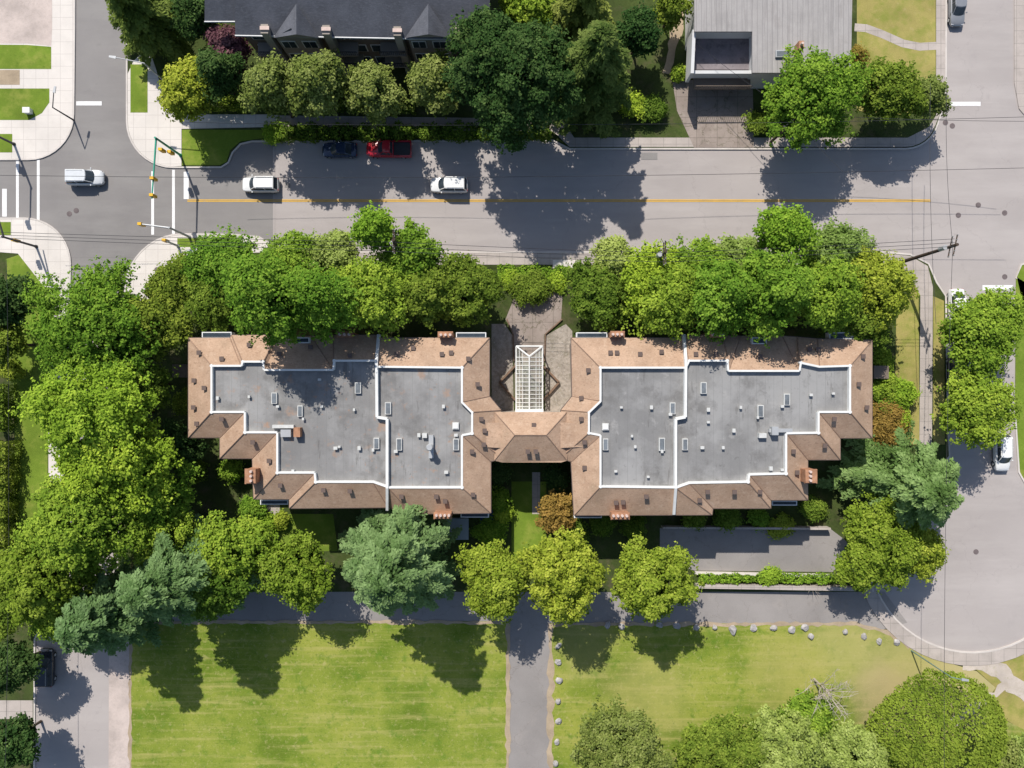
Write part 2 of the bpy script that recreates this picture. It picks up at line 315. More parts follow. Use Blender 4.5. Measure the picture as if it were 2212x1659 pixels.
sheet('ramp_driveway',[(1425,1140),(1785,1136),(1830,1170),(1900,1190),(1900,1236),(1500,1232),(1425,1210)],.125,'lane')
sheet('side_lawn',[(1105,1040),(1180,1040),(1180,1200),(1105,1200)],.112,'grassrich')
strip('garden_path',[(1158,1020),(1158,1110)],1.0,None,.118,'conc2')
sheet('side_lawn',[(560,1110),(720,1110),(730,1190),(560,1190)],.112,'grassrich')
sheet('patio',rect(570,1090,605,1118),.12,'conc2')
sheet('west_park_lawn',[(282,1342),(1098,1342),(1096,2400),(280,2400)],.06,'grass',0)
sheet('lane_verge',[(236,1375),(281,1345),(280,2400),(232,2400)],.04,'gravel',0)
sheet('east_park_lawn',[(1188,1346),(1850,1346),(1915,1362),(1965,1395),(2060,1435),(2110,1450),(2150,1485),(2120,1530),(2260,1600),(2700,1620),(2700,2400),(1188,2400)],.06,'grass_e',0)
strip('lawn_edge',[(1098,1342),(1097,1659),(1095,2400)],.5,None,.066,'soil',jit=.75)
strip('lawn_edge',[(1190,1346),(1189,1659),(1189,2400)],.7,None,.066,'soil',jit=.75)
strip('lawn_edge',[(1190,1348),(1850,1348),(1915,1364),(1965,1397)],.45,None,.070,'soil',jit=.75)
strip('lawn_edge',[(282,2400),(282,1344),(1098,1344)],.4,None,.068,'soil',jit=.75)
strip('cul_de_sac_pavement',arc(2100,1190,238,172,20,22,233),1.7,0,.13,'conc2'); strip('cul_de_sac_kerb',arc(2100,1190,224,172,20,22,219),.2,0,.15,'kerb')
sheet('southeast_block',[(2085,1425),(2300,1380),(2700,1300),(2700,1640),(2250,1600),(2130,1530),(2150,1485)],.05,'grassdry',0)
strip('park_footpath',[(2080,1428),(2125,1432),(2160,1450),(2185,1478),(2225,1502),(2300,1535)],2.0,None,.075,'track',jit=.22)
strip('worn_trail',[(2175,1478),(2150,1500),(2115,1520),(2085,1540),(2060,1562)],1.1,None,.071,'track',jit=.5)
def paint(name,px,mat='mark',z=.030): return sheet(name,px,z,mat)
paint('lane_line',rect(405,431.0,2010,433.0),'yellow',.034); paint('lane_line',rect(405,434.0,2010,436.0),'yellow',.034)
for x0,x1,y0,y1 in ((327,333,370,507),(372,378,367,505),(80,86,345,475),(35,41,345,470)): paint('crosswalk_line',rect(x0,y0,x1,y1))
paint('stop_line',rect(397,371,408,430)); paint('stop_line',rect(5,408,15,468)); paint('stop_line',rect(165,219,220,228))
paint('stop_line',rect(2048,220,2118,229),'mark'); paint('stop_line',rect(2122,616,2188,627))
paint('asphalt_patch',rect(615,395,627,405),'asph2'); paint('asphalt_patch',rect(1385,330,1420,345),'asph2'); paint('asphalt_patch',rect(1010,546,1060,549),'asph2')
strip('pavement_seam',[(592,318),(592,530)],.25,None,.029,'asph')
for i,(x,y) in enumerate(((2113,443),(2070,465),(2057,272),(2042,265),(2170,460),(165,455),(340,583),(150,462),(2170,598),(2108,1192))):
    m=MB(); c=P(x,y); q=[(c[0]+.34*math.cos(t),c[1]+.34*math.sin(t)) for t in np.linspace(0,2*math.pi,17)[:-1]]; m.prism([(a,b,0) for a,b in q],[(a,b,.135 if i==6 else .036) for a,b in q])
    lab=['round dark manhole cover right of the yellow line end, upper one','round dark manhole cover right of the yellow line end, lower one','manhole cover just below the upper right stop line, right of pair','manhole cover just below the upper right stop line, left of pair','small manhole cover at the right edge of the main road','manhole cover in intersection below the silver car, right of a close pair','manhole cover on the pale corner pavement below the crossing','manhole cover in intersection below the silver car, left of a close pair','small manhole cover beside the lower right stop line','small manhole cover in the middle of the cul de sac'][i]
    tag(m.build('manhole_cover','iron'),lab,'manhole cover','manhole covers in the streets')
# ---------------------------------------------------------------- foliage
def leafobj(name,Cn,N,a,b,tone,mat,parent,rng,T=None):
    n=len(Cn); N=N/np.linalg.norm(N,axis=1,keepdims=True)
    if T is None: T=rng.normal(size=(n,3))
    T=T-(T*N).sum(1,keepdims=True)*N; T/=np.linalg.norm(T,axis=1,keepdims=True); B=np.cross(N,T)
    a=np.broadcast_to(a,(n,))[:,None]; b=np.broadcast_to(b,(n,))[:,None]
    V=np.stack([Cn+T*a,Cn+B*b,Cn-T*a*.9,Cn-B*b],1).reshape(-1,3).astype(np.float32)
    me=bpy.data.meshes.new(name); me.vertices.add(4*n); me.vertices.foreach_set('co',V.ravel())
    me.loops.add(4*n); me.loops.foreach_set('vertex_index',np.arange(4*n,dtype=np.int32))
    me.polygons.add(n); me.polygons.foreach_set('loop_start',np.arange(n,dtype=np.int32)*4)
    me.update(calc_edges=True); me.validate()
    at=me.attributes.new('tone','FLOAT','FACE'); at.data.foreach_set('value',np.clip(tone,0,1).astype(np.float32))
    me.materials.append(M[mat]); o=bpy.data.objects.new(name,me); COL.objects.link(o)
    if parent: o.parent=parent
    return o
def unit(rng,n):
    v=rng.normal(size=(n,3)); return v/np.linalg.norm(v,axis=1,keepdims=True)
def lobes_crown(rng,R,zc,rz,lobe,dens=1.0):
    n=int(2.3*(R/lobe)**2)+6
    u=unit(rng,n); u[:,2]=np.abs(u[:,2])*np.where(rng.random(n)<.22,-.5,1)
    ang=np.arctan2(u[:,1],u[:,0]); ph=rng.random(4)*6.28
    wob=1+.12*np.sin(2*ang+ph[0])+.11*np.sin(3*ang+ph[1])+.10*np.sin(5*ang+ph[2])+.07*np.sin(9*ang+ph[3])
    rad=(.50+.46*rng.random(n)**.6)*wob
    Lc=np.stack([u[:,0]*(R-lobe*.4)*rad,u[:,1]*(R-lobe*.4)*rad,zc+u[:,2]*(rz-lobe*.4)*(.62+.42*rng.random(n))],1)
    Lr=lobe*(.40+.95*rng.random(n)); Lt=rng.random(n)
    kt=(21*dens*Lr**2).astype(int)+8
    ti=np.repeat(np.arange(n),kt); mt=len(ti)
    d=unit(rng,mt); d[:,2]=np.where((d[:,2]<0)&(rng.random(mt)<.7),-d[:,2],d[:,2])
    ext=np.where(rng.random(mt)<.32,.6*rng.random(mt),0)
    el_=np.stack([.75+.5*rng.random(n),.75+.5*rng.random(n),.34+.22*rng.random(n)],1)
    r=(Lr[ti]*(.40+.65*rng.random(mt)+ext))[:,None]
    tc=Lc[ti]+d*r*el_[ti]+np.array([0,0,-.3])*ext[:,None]
    q2=int(.20*mt); uu=unit(rng,q2); uu[:,2]=np.abs(uu[:,2]); a2=np.arctan2(uu[:,1],uu[:,0])
    w2=1+.12*np.sin(2*a2+ph[0])+.11*np.sin(3*a2+ph[1])+.10*np.sin(5*a2+ph[2])
    rr2=(.62+.40*rng.random(q2))*w2
    t2=np.stack([uu[:,0]*R*rr2,uu[:,1]*R*rr2,zc+uu[:,2]*rz*(.60+.38*rng.random(q2))-.2],1)
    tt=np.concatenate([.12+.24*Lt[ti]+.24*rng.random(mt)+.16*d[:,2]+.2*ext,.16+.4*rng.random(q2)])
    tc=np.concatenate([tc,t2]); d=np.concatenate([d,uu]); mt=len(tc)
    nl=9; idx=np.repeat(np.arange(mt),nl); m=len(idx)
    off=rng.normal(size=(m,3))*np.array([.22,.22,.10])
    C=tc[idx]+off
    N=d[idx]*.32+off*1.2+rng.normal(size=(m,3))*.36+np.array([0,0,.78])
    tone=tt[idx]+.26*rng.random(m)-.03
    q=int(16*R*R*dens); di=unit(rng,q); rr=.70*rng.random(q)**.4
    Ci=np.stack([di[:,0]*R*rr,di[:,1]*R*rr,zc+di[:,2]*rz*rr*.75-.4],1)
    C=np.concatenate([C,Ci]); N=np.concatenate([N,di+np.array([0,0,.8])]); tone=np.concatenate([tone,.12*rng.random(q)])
    sz=np.concatenate([.12+.10*rng.random(m),.40+.2*rng.random(q)])
    return C,N,sz,tone,Lc
def dome_crown(rng,R,zc,rz):
    n=int(420*R*R); u=unit(rng,n); u[:,2]=np.abs(u[:,2]); ph=rng.random(6)*6.28
    a=np.arctan2(u[:,1],u[:,0]); b=u[:,2]
    bump=.06*np.sin(3*a+ph[0])+.045*np.sin(5*a+4*b+ph[1])
    c=unit(rng,300); c[:,2]=np.abs(c[:,2]); cs=.5+rng.random(300)
    dm=np.full(n,9.); ci=np.zeros(n,int)
    for k in range(300):
        dd=((u-c[k])**2).sum(1)/cs[k]; w=dd<dm; dm[w]=dd[w]; ci[w]=k
    sm=.06*(1-np.sqrt(dm)/.14); sm=np.clip(sm,-.05,.06)
    r=1+bump+sm+rng.normal(size=n)*.022
    C=np.stack([u[:,0]*R*r,u[:,1]*R*r,zc+u[:,2]*rz*r],1)
    N=u*np.array([1,1,R/rz])*.5+(u-c[ci])*2.2+rng.normal(size=(n,3))*.45+np.array([0,0,.3])
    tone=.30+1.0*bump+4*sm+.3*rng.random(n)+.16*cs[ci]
    return C,N,.11+.09*rng.random(n),tone,C[:200]
def conifer_crown(rng,R,h,z0=.12):
    Cs=[];Ns=[];Ts=[];to=[];sz=[]
    nl=int(h*1.2)
    for i in range(nl):
        t=(i+rng.random()*.6)/nl; z=h*(z0+(1-z0)*t); env=R*(1-t)**.52
        nb=rng.integers(6,9)
        for b in range(nb):
            az=rng.random()*6.283; r=env*(.48+.54*rng.random())+.3
            k=int(44*r)+8; s=rng.random(k)**.62; side=rng.choice([-1,1],k)
            w=side*rng.random(k)*(.30*r*(1.02-s)+.30)*(.7+.6*np.sin(s*r*5+b)**2)
            s2=s+.14*rng.normal(size=k)/max(r,1); bend=.30*rng.normal(); a3=az+bend*s2
            ca,sa=np.cos(a3),np.sin(a3)
            x=r*s2*ca-w*sa; y=r*s2*sa+w*ca; zz=z+.22*r*s2-.44*r*s2*s2-.22*np.abs(w)+rng.normal(size=k)*.07
            Cs.append(np.stack([x,y,zz],1)); Ns.append(np.stack([ca*.3+rng.normal(size=k)*.38-side*sa*.35,sa*.3+rng.normal(size=k)*.38+side*ca*.35,np.ones(k)],1))
            a2=az+side*(.65+.4*rng.normal(size=k)); Ts.append(np.stack([np.cos(a2),np.sin(a2),-.15*np.ones(k)],1))
            bt=rng.random()*.28; to.append(-.04+.58*s+bt+.24*rng.random(k)); sz.append(.18+.13*rng.random(k))  # tone lighter at the tips, darkened inward to paint shade into the gaps
    return np.concatenate(Cs),np.concatenate(Ns),np.concatenate(Ts),np.concatenate(to),np.concatenate(sz)
def trunk_mesh(rng,h,r,targets,top):
    m=MB(); segs=5; p=Vector((0,0,0)); pts=[p]
    for i in range(segs): p=p+Vector((rng.normal()*.12,rng.normal()*.12,top/segs)); pts.append(p)
    for i in range(segs): m.tube(pts[i],pts[i+1],r*(1-.16*i),r*(1-.16*(i+1)),8)
    for t in targets:
        k=2+int(rng.integers(0,3)); a=pts[k]; b=Vector([float(c) for c in t]); mid=a.lerp(b,.5)+Vector((0,0,-.1*(b-a).length))
        m.tube(a,mid,r*.42,r*.26,6); m.tube(mid,b,r*.26,r*.08,6)
    return m
seedc=[100]
def tree(kind,px,py,rpx,h,mat,name,label,group=None,lobe=None,dens=1.0):
    seedc[0]+=1; rng=np.random.default_rng(seedc[0])
    zc=.38*h if kind=='con' else .62*h; x,y,_=P(px,py,zc); R=1.04*rpx/S*(H-zc)/H
    root=empty(name,(x,y,.1),label,'tree',group,rng.random()*6.28)
    if kind=='con':
        C,N,T_,tone,sz=conifer_crown(rng,R,h)
        trunk_mesh(rng,h,.02*h,[],h*.9).build('trunk','bark',root,world=False)
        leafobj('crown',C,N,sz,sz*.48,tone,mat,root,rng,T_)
    elif kind=='dome':
        C,N,sz,tone,Lc=dome_crown(rng,R,h*.35,h*.65)
        trunk_mesh(rng,h,.2,Lc[::25],h*.5).build('trunk','bark',root,world=False)
        leafobj('crown',C,N,sz,sz*.7,tone,mat,root,rng)
    else:
        rz=.38*h; lb=lobe or (1.1+.06*R)
        C,N,sz,tone,Lc=lobes_crown(rng,R,h-rz,rz,lb,dens)
        tg=Lc[rng.choice(len(Lc),min(9,len(Lc)),replace=False)]
        trunk_mesh(rng,h,.018*h+.05,tg,h*.55).build('trunk','bark',root,world=False)
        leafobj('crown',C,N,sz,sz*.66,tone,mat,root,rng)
    return root
def shrub(px,py,rpx,h,mat,label,group=None,name='shrub'):
    seedc[0]+=1; rng=np.random.default_rng(seedc[0])
    zc=.6*h; x,y,_=P(px,py,zc); R=rpx/S*(H-zc)/H
    C,N,sz,tone,Lc=lobes_crown(rng,R,h*.5,h*.5,min(.6,R*.5),1.5); C[:,2]=np.maximum(C[:,2],.05)
    o=leafobj(name,C,N,sz*.85,sz*.5,tone,mat,None,rng); o.location=(x,y,.1); return tag(o,label,'shrub',group)
def hedge(pa,pb,w,h,mat,label,group=None):
    seedc[0]+=1; rng=np.random.default_rng(seedc[0])
    a=np.array(P(*pa)); b=np.array(P(*pb)); L=np.linalg.norm(b-a); d=(b-a)/L; nrm=np.array([-d[1],d[0],0])
    n=int(L*(w+2*h)*70); s=rng.random(n)*L; q=rng.random(n)*(w+2*h)-(w/2+h)
    wv=np.where(np.abs(q)<w/2,q,np.sign(q)*w/2); hz=np.where(np.abs(q)<w/2,h,h-(np.abs(q)-w/2))
    bump=.2*np.sin(s*1.7)+.16*np.sin(s*4.1+1)+.12*np.sin(s*.6)+rng.normal(size=n)*.14
    C=d[None]*s[:,None]+nrm[None]*(wv*(1+bump))[:,None]; C[:,2]=np.maximum(.05,hz*(1+bump*.6))
    N=np.where((np.abs(q)<w/2)[:,None],np.array([0,0,1.]),np.sign(q)[:,None]*nrm)+rng.normal(size=(n,3))*.45
    o=leafobj('hedge',C,N,.15,.10,rng.random(n)*.6+.2*(bump>0)+.05,mat,None,rng); o.location=(a[0],a[1],.1)
    return tag(o,label,'hedge',group)
D='dec'; T='broadleaf_tree'
GN='trees between the main road and the apartment building'; GL='trees along the left street'; GS='trees along the service lane'; GT='trees along the upper side of the main road'
GP='trees in the lower right park'; GE='trees on the left edge'
trees=[
 (D,215,712,132,15,'mid',T,'mid green spreading tree at the top of the left street group',GL),
 (D,340,700,74,11,'cedarg',T,'darker green tree between the left street group and the building corner',GL),
 (D,212,895,124,19,'lime',T,'bright lime green tree, second from top in the left street group',GL),
 (D,262,1005,116,17,'lime',T,'bright lime green tree in the middle of the left street group',GL),
 (D,335,1075,88,12,'mid',T,'mid green tree leaning toward the lower left building corner',GL),
 (D,195,1120,124,17,'mid',T,'broad green tree in the lower part of the left street group',GL),
 (D,110,1235,104,15,'yel',T,'yellow green tree at the lower left end of the street group',GL),
 (D,310,830,58,10,'cedarg',T,'green tree between the bright lime tree and the building',GL),
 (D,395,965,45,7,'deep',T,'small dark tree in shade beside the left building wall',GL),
 (D,510,1190,78,12,'mid',T,'mid green tree between blue green conifer and round lawn tree',GS),
 (D,360,1150,76,12,'mid',T,'green tree just above the large blue green conifer, lower left',GL),
 ('con',405,1232,136,20,'blue','conifer_tree','large blue green conifer beside the lane, lower left',GS),
 ('con',258,1312,112,17,'blue','conifer_tree','blue green conifer hanging over the lower left street corner',GS),
 (D,470,1262,66,13,'cedarg',T,'dense green tree added right of the large blue green conifer to broaden its shadow',GS),  # extra tree, put in to widen the conifer shadows on the lawn
 (D,150,1320,62,10,'mid',T,'green tree at the left of the corner conifer, over the lower left street',GL),
 (D,640,1230,78,11,'yel',T,'round yellow green tree left of the big central conifer by the lane',GS),
 ('con',866,1200,158,22,'blue','conifer_tree','big blue green conifer directly below the left building wing',GS),
 (D,1065,1248,78,12,'yel',T,'round yellow green tree just left of the park path head',GS),
 (D,1215,1240,88,14,'yel',T,'round yellow green tree just right of the park path head',GS),
 (D,1412,1250,84,13,'yel',T,'round yellow green tree standing alone right of the path, by the ramp',GS),
 ('con',1945,1048,156,14,'grcon','conifer_tree','broad layered green conifer off the lower right building corner',None),
 (D,1900,1172,98,9,'yel',T,'yellow green tree under the conifer at the cul de sac edge',None),
 (D,1985,1185,50,8,'yel',T,'small yellow green tree overhanging the cul de sac asphalt',None),
 (D,2112,718,90,9,'mid',T,'street tree over the right street, upper of two','street trees on the right street'),
 (D,2108,880,82,9,'mid',T,'street tree over the right street, lower of two','street trees on the right street'),
 (D,400,612,62,9,'cedarg',T,'dark leafy tree at left end of the row below the road',GN),
 (D,495,585,78,11,'mid',T,'green tree second from left in the row below the road',GN),
 (D,590,650,92,22,'mid',T,'tall green tree touching the roof of the left wing, left part',GN),
 (D,640,580,74,11,'mid',T,'green tree at kerb edge left of the pale one',GN),
 (D,715,560,60,10,'pale',T,'pale green feathery tree at kerb left of utility pole',GN),
 (D,705,650,74,19,'mid',T,'green tree behind the pale feathery one, near left wing roof',GN),
 (D,812,505,36,14,'lime',T,'narrow tall bright tree poking furthest over the road, left half',GN),
 (D,800,635,84,15,'mid',T,'green tree below the left utility pole crossarm',GN),
 (D,890,560,70,11,'mid',T,'green tree right of the left utility pole',GN),
 (D,920,640,62,12,'cedarg',T,'shaded green tree left of the round dense cedar',GN),
 (D,1002,624,76,10,'cedarg',T,'round dense tree immediately left of the courtyard entrance',GN),
 (D,470,655,60,10,'cedarg',T,'shaded green tree at the upper left building corner',GN),
 (D,1300,638,74,10,'cedarg',T,'round dense tree immediately right of the courtyard entrance',GN),
 (D,1330,568,50,9,'pale',T,'pale feathery tree at kerb right of the courtyard entrance',GN),
 (D,1400,600,72,11,'lime',T,'green tree left of the right utility pole crossarm',GN),
 (D,1450,650,76,14,'mid',T,'green tree touching the roof of the right wing, left part',GN),
 (D,1510,585,66,11,'mid',T,'green tree right of the right utility pole crossarm',GN),
 (D,1555,645,80,16,'mid',T,'green tree above the middle of the right wing roof',GN),
 (D,1595,560,52,9,'pale',T,'pale feathery tree at kerb left of the tall bright one',GN),
 (D,1690,508,52,14,'lime',T,'tall bright green tree reaching over the road, right half',GN),
 (D,1660,635,84,17,'mid',T,'bright green tree above the right wing roof, right of middle',GN),
 (D,1800,548,70,11,'pale',T,'large pale green tree at kerb near the right corner',GN),
 (D,1770,635,84,15,'mid',T,'green tree above the upper right roof corner, left one',GN),
 (D,1876,622,88,12,'yel',T,'yellow green dense tree at right end of the row below the road',GN),
 (D,1850,695,62,10,'cedarg',T,'shaded green tree at the upper right building corner',GN),
 ('con',320,45,92,14,'olivecon','conifer_tree','drooping green conifer at the top left beside the street',None),
 (D,425,35,50,9,'deep',T,'dark tree squeezed between drooping conifer and slate roof',None),
 (D,415,195,62,9,'yel',T,'yellow green tree at the pavement bend, upper left',GT),
 (D,475,165,48,10,'deep',T,'dark green tree right of the pavement bend tree',GT),
 (D,495,112,47,8,'purple',T,'purple leaved tree beside the slate roofed building',None),
 (D,590,200,60,12,'olive',T,'olive street tree, first right of the purple tree',GT),
 (D,690,190,66,13,'olive',T,'olive street tree, second right of the purple tree',GT),
 (D,812,205,60,11,'olive',T,'olive street tree, third right of the purple tree',GT),
 (D,940,185,56,11,'olive',T,'olive street tree tucked against the big dark maple',GT),
 (D,1105,172,138,18,'deep',T,'very large dark green tree above the main road',GT),
 ('con',1275,175,108,19,'darkcon','conifer_tree','dark conifer right of the very large dark tree',GT),
 ('con',1250,55,92,15,'olivecon','conifer_tree','olive conifer near the top edge, above the dark conifer',None),
 (D,1140,15,60,11,'mid',T,'green tree at the top edge behind the very large dark tree',None),
 (D,1380,75,46,8,'deep',T,'dark tree in the side yard left of the grey roofed house',None),
 (D,1450,20,36,7,'cedarg',T,'small tree at the top edge of the side yard',None),
 (D,1750,215,98,12,'mid',T,'green tree in front of the grey roofed house, above the road',GT),
 (D,1918,200,70,9,'cedarg',T,'dense green tree left of the upper right street corner',GT),
 (D,1995,215,42,7,'olive',T,'small rounded tree at the upper right street corner',GT),
 (D,1340,1620,98,8,'olive',T,'olive soft leaved tree at the bottom edge right of the park path',GP),
 (D,1560,1630,95,7,'cedarg',T,'feathery green tree at the bottom edge, right of the olive one',GP),
 (D,1680,1620,90,7,'pale',T,'pale green tree at the bottom edge beside the dead tree',GP),
 (D,1745,1545,50,5,'mid',T,'bushy green tree at the left of the dead tree',GP),
 ('dome',2045,1602,128,9,'dome',T,'big dense smooth rounded green tree near the lower right corner',GP),
 (D,2160,1655,60,7,'olive',T,'olive tree at the bottom edge in the lower right corner',GP),
 (D,1850,1630,75,6,'pale',T,'soft green tree at the bottom edge left of the big dense one',GP),
 (D,2215,1640,50,7,'pale',T,'pale green tree cut off at the lower right corner',GP),
 (D,25,650,55,9,'deep',T,'dark tree at the left edge below the intersection',GE),
 (D,15,740,40,8,'cedarg',T,'dark green tree on the left edge above the hedge',GE),
 (D,28,1440,58,9,'deep',T,'dark tree on the left edge beside the parked dark car',GE),
 (D,20,1320,40,8,'cedarg',T,'green tree on the left edge above the parked dark car',GE),
 (D,30,1600,55,8,'deep',T,'dark tree at the lower left corner',GE),
 (D,1205,1105,40,5,'rust',T,'small rusty orange tree between the two building wings',None),
]
for t in trees:
    kw={}
    if t[5]in('yel','cedarg','deep','olive','purple'): kw=dict(lobe=.8)
    if t[5]=='pale': kw=dict(lobe=.7,dens=.8)
    tree(*t,**kw)
for s in [(1150,625,38,2.2,'cedarg','round clipped shrub in the courtyard entrance'),(1102,608,20,1.0,'lime','leafy shrub left of the courtyard entrance walk'),(1203,610,18,1.0,'lime','leafy shrub right of the courtyard entrance walk'),
 (1080,1080,25,3,'mid','green shrub against the inner wall of the left wing'),(1085,1110,20,2,'lime','bright shrub below the inner wall of the left wing'),(1920,912,46,3,'rust','rusty shrub below the loose green shrubs right of the building'),
 (1912,838,34,3,'mid','loose green shrub right of the building wall, left one'),(1948,852,30,3,'lime','loose bright shrub right of the building wall, right one'),(1915,878,26,2.5,'mid','loose green shrub just above the rusty shrub'),
 (500,1015,24,3,'mid','shrub in the notch at the lower left of the building'),(575,1130,22,2,'lime','bright shrub near the patio below the left wing'),(545,1100,24,3,'mid','green shrub left of the patio below the left wing'),(605,1125,16,1.5,'yel','small yellow shrub right of the patio'),
 (1570,1115,26,2,'cedarg','dark rounded shrub above the ramp, left one'),(1500,1115,24,2,'cedarg','dark rounded shrub above the ramp, leftmost in shade'),(1690,1135,26,1.2,'yel','low yellow green shrub above the ramp'),(1760,1100,26,2,'cedarg','shrub under the lower right building corner'),
 (1365,225,26,2,'lime','bright shrub in the shaded side yard above the road'),(1410,235,26,2,'cedarg','dark shrub right of the bright one in side yard'),(1468,158,14,1.5,'mid','small shrub left of the sunken terrace'),(1850,125,26,3,'rust','yellowish shrub at the right corner of the grey roofed house'),
 (1640,265,22,2,'cedarg','shrub at the driveway edge under the green tree'),(590,288,20,1.5,'lime','bright low shrub at the end of the corner verge'),(470,75,22,3,'yel','yellow green shrub above the purple tree'),(1665,1245,18,1.4,'lime','rounded bright shrub on the ramp planting strip'),
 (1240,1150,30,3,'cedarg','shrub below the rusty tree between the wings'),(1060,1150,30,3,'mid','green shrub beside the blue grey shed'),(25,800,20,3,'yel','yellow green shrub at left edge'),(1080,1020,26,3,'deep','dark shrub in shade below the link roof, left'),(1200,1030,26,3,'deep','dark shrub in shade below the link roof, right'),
 (1300,1130,26,2.5,'cedarg','dark shrub below right wing, left one'),(1370,1140,24,2.5,'cedarg','dark shrub below right wing, second from left'),(1640,1118,20,1.5,'mid','low green shrub in the bed between the building and the ramp'),(1905,780,22,2.5,'mid','green shrub beside the deck right of the building'),(1945,905,22,2.5,'lime','bright shrub right of the rusty shrub, beside the pavement'),
 (395,870,22,2.5,'cedarg','shrub against the left wall of the building, upper one'),(420,1010,26,3,'cedarg','shrub against the left wall of the building, lower one')]:
    shrub(*s)
hedge((20,830),(20,930),1.5,2,'cedarg','clipped hedge at left edge, upper length','hedges at the left edge')
hedge((28,950),(26,1180),1.8,2.4,'cedarg','clipped hedge at left edge, lower long length','hedges at the left edge')
hedge((1075,590),(1228,591),1.5,.6,'lime','low flat hedge across the courtyard entrance along the pavement')
hedge((1505,1246),(1800,1246),.9,.8,'lime','bright planting strip along the top of the ramp wall')
hedge((600,292),(1190,290),1.6,1.2,'cedarg','long dark hedge behind the parked cars')
hedge((450,230),(900,236),1.2,1.6,'cedarg','dark hedge in front of the slate roofed building')
rng=np.random.default_rng(5); x,y,_=P(1758,1466,0)
rt=empty('dead_tree',(x,y,.06),'leafless bleached dead tree in the lower right park','tree'); m=MB(); m.tube((0,0,0),(0,0,4.2),.14,.08)
tw=MB()
for i in range(22):
    az=rng.random()*6.28; r=.9+2.6*rng.random(); a=Vector((rng.normal()*.25,rng.normal()*.25,1.8+2.3*rng.random())); b=Vector((math.cos(az)*r,math.sin(az)*r,4.0+3*rng.random())); mid=a.lerp(b,.55)+Vector((rng.normal()*.35,rng.normal()*.35,.3)); tw.tube(a,mid,.05,.035,5); tw.tube(mid,b,.035,.015,5)
    for j in range(8):
        c=mid.lerp(b,rng.random()); tw.tube(c,c+Vector((rng.normal()*.55,rng.normal()*.55,.3)),.022,.008,4)
m.build('trunk','deadwood',rt,world=False); tw.build('branches','deadwood',rt,world=False)
tw=MB(); x,y,_=P(1752,1265,0)
for i in range(16):
    az=rng.random()*6.28; tw.tube((0,0,.1),(math.cos(az)*1.1,math.sin(az)*1.1,.5+rng.random()*.8),.03,.012,4)
o=tw.build('dead_shrub','deadwood'); o.location=(x,y,.1); tag(o,'small dead leafless shrub at the ramp wall','shrub')
# ---------------------------------------------------------------- main building
c0=P(1146,900)
bld=empty('apartment_building',(c0[0],c0[1],.1),'long brown shingled apartment building with two flat roofed wings in the centre','building')
ZE,ZP,ZF=8.2,9.8,9.35
left=[((407,730),(455,788)),((497,730),(520,788)),((500,724),(523,779)),((598,724),(570,779)),((600,726),(572,797)),((672,726),(718,797)),((720,724),(720,777)),((815,724),(812,777)),((820,730),(816,790)),((1057,730),(1000,792)),((1057,856),(1000,868)),((1082,886),(1022,890)),((1084,990),(1022,938)),((1060,997),(1000,942)),((1060,1108),(1000,1055)),((890,1110),(840,1055)),((838,1096),(806,1043)),((625,1098),(680,1043)),((625,1078),(678,1023)),((548,1078),(597,1023)),((545,990),(597,936)),((475,990),(527,936)),((475,945),(527,892)),((407,945),(455,892))]
right=[((1234,730),(1295,792)),((1475,730),(1480,792)),((1480,724),(1487,777)),((1560,724),(1573,777)),((1600,726),(1575,799)),((1690,726),(1725,799)),((1722,728),(1728,781)),((1766,732),(1770,790)),((1884,735),(1838,788)),((1884,946),(1838,892)),((1815,946),(1770,892)),((1815,993),(1770,937)),((1745,993),(1700,938)),((1745,1080),(1700,1025)),((1665,1080),(1620,1027)),((1665,1098),(1618,1043)),((1540,1098),(1490,1045)),((1538,1112),(1462,1055)),((1240,1113),(1295,1053)),((1234,997),(1295,942)),((1210,990),(1270,937)),((1212,886),(1270,890)),((1236,856),(1295,866))]
def hipcap(a,b,par=None): MB().tube(a,b,.06,.06,5).build('hip_cap','hip',par or bld)
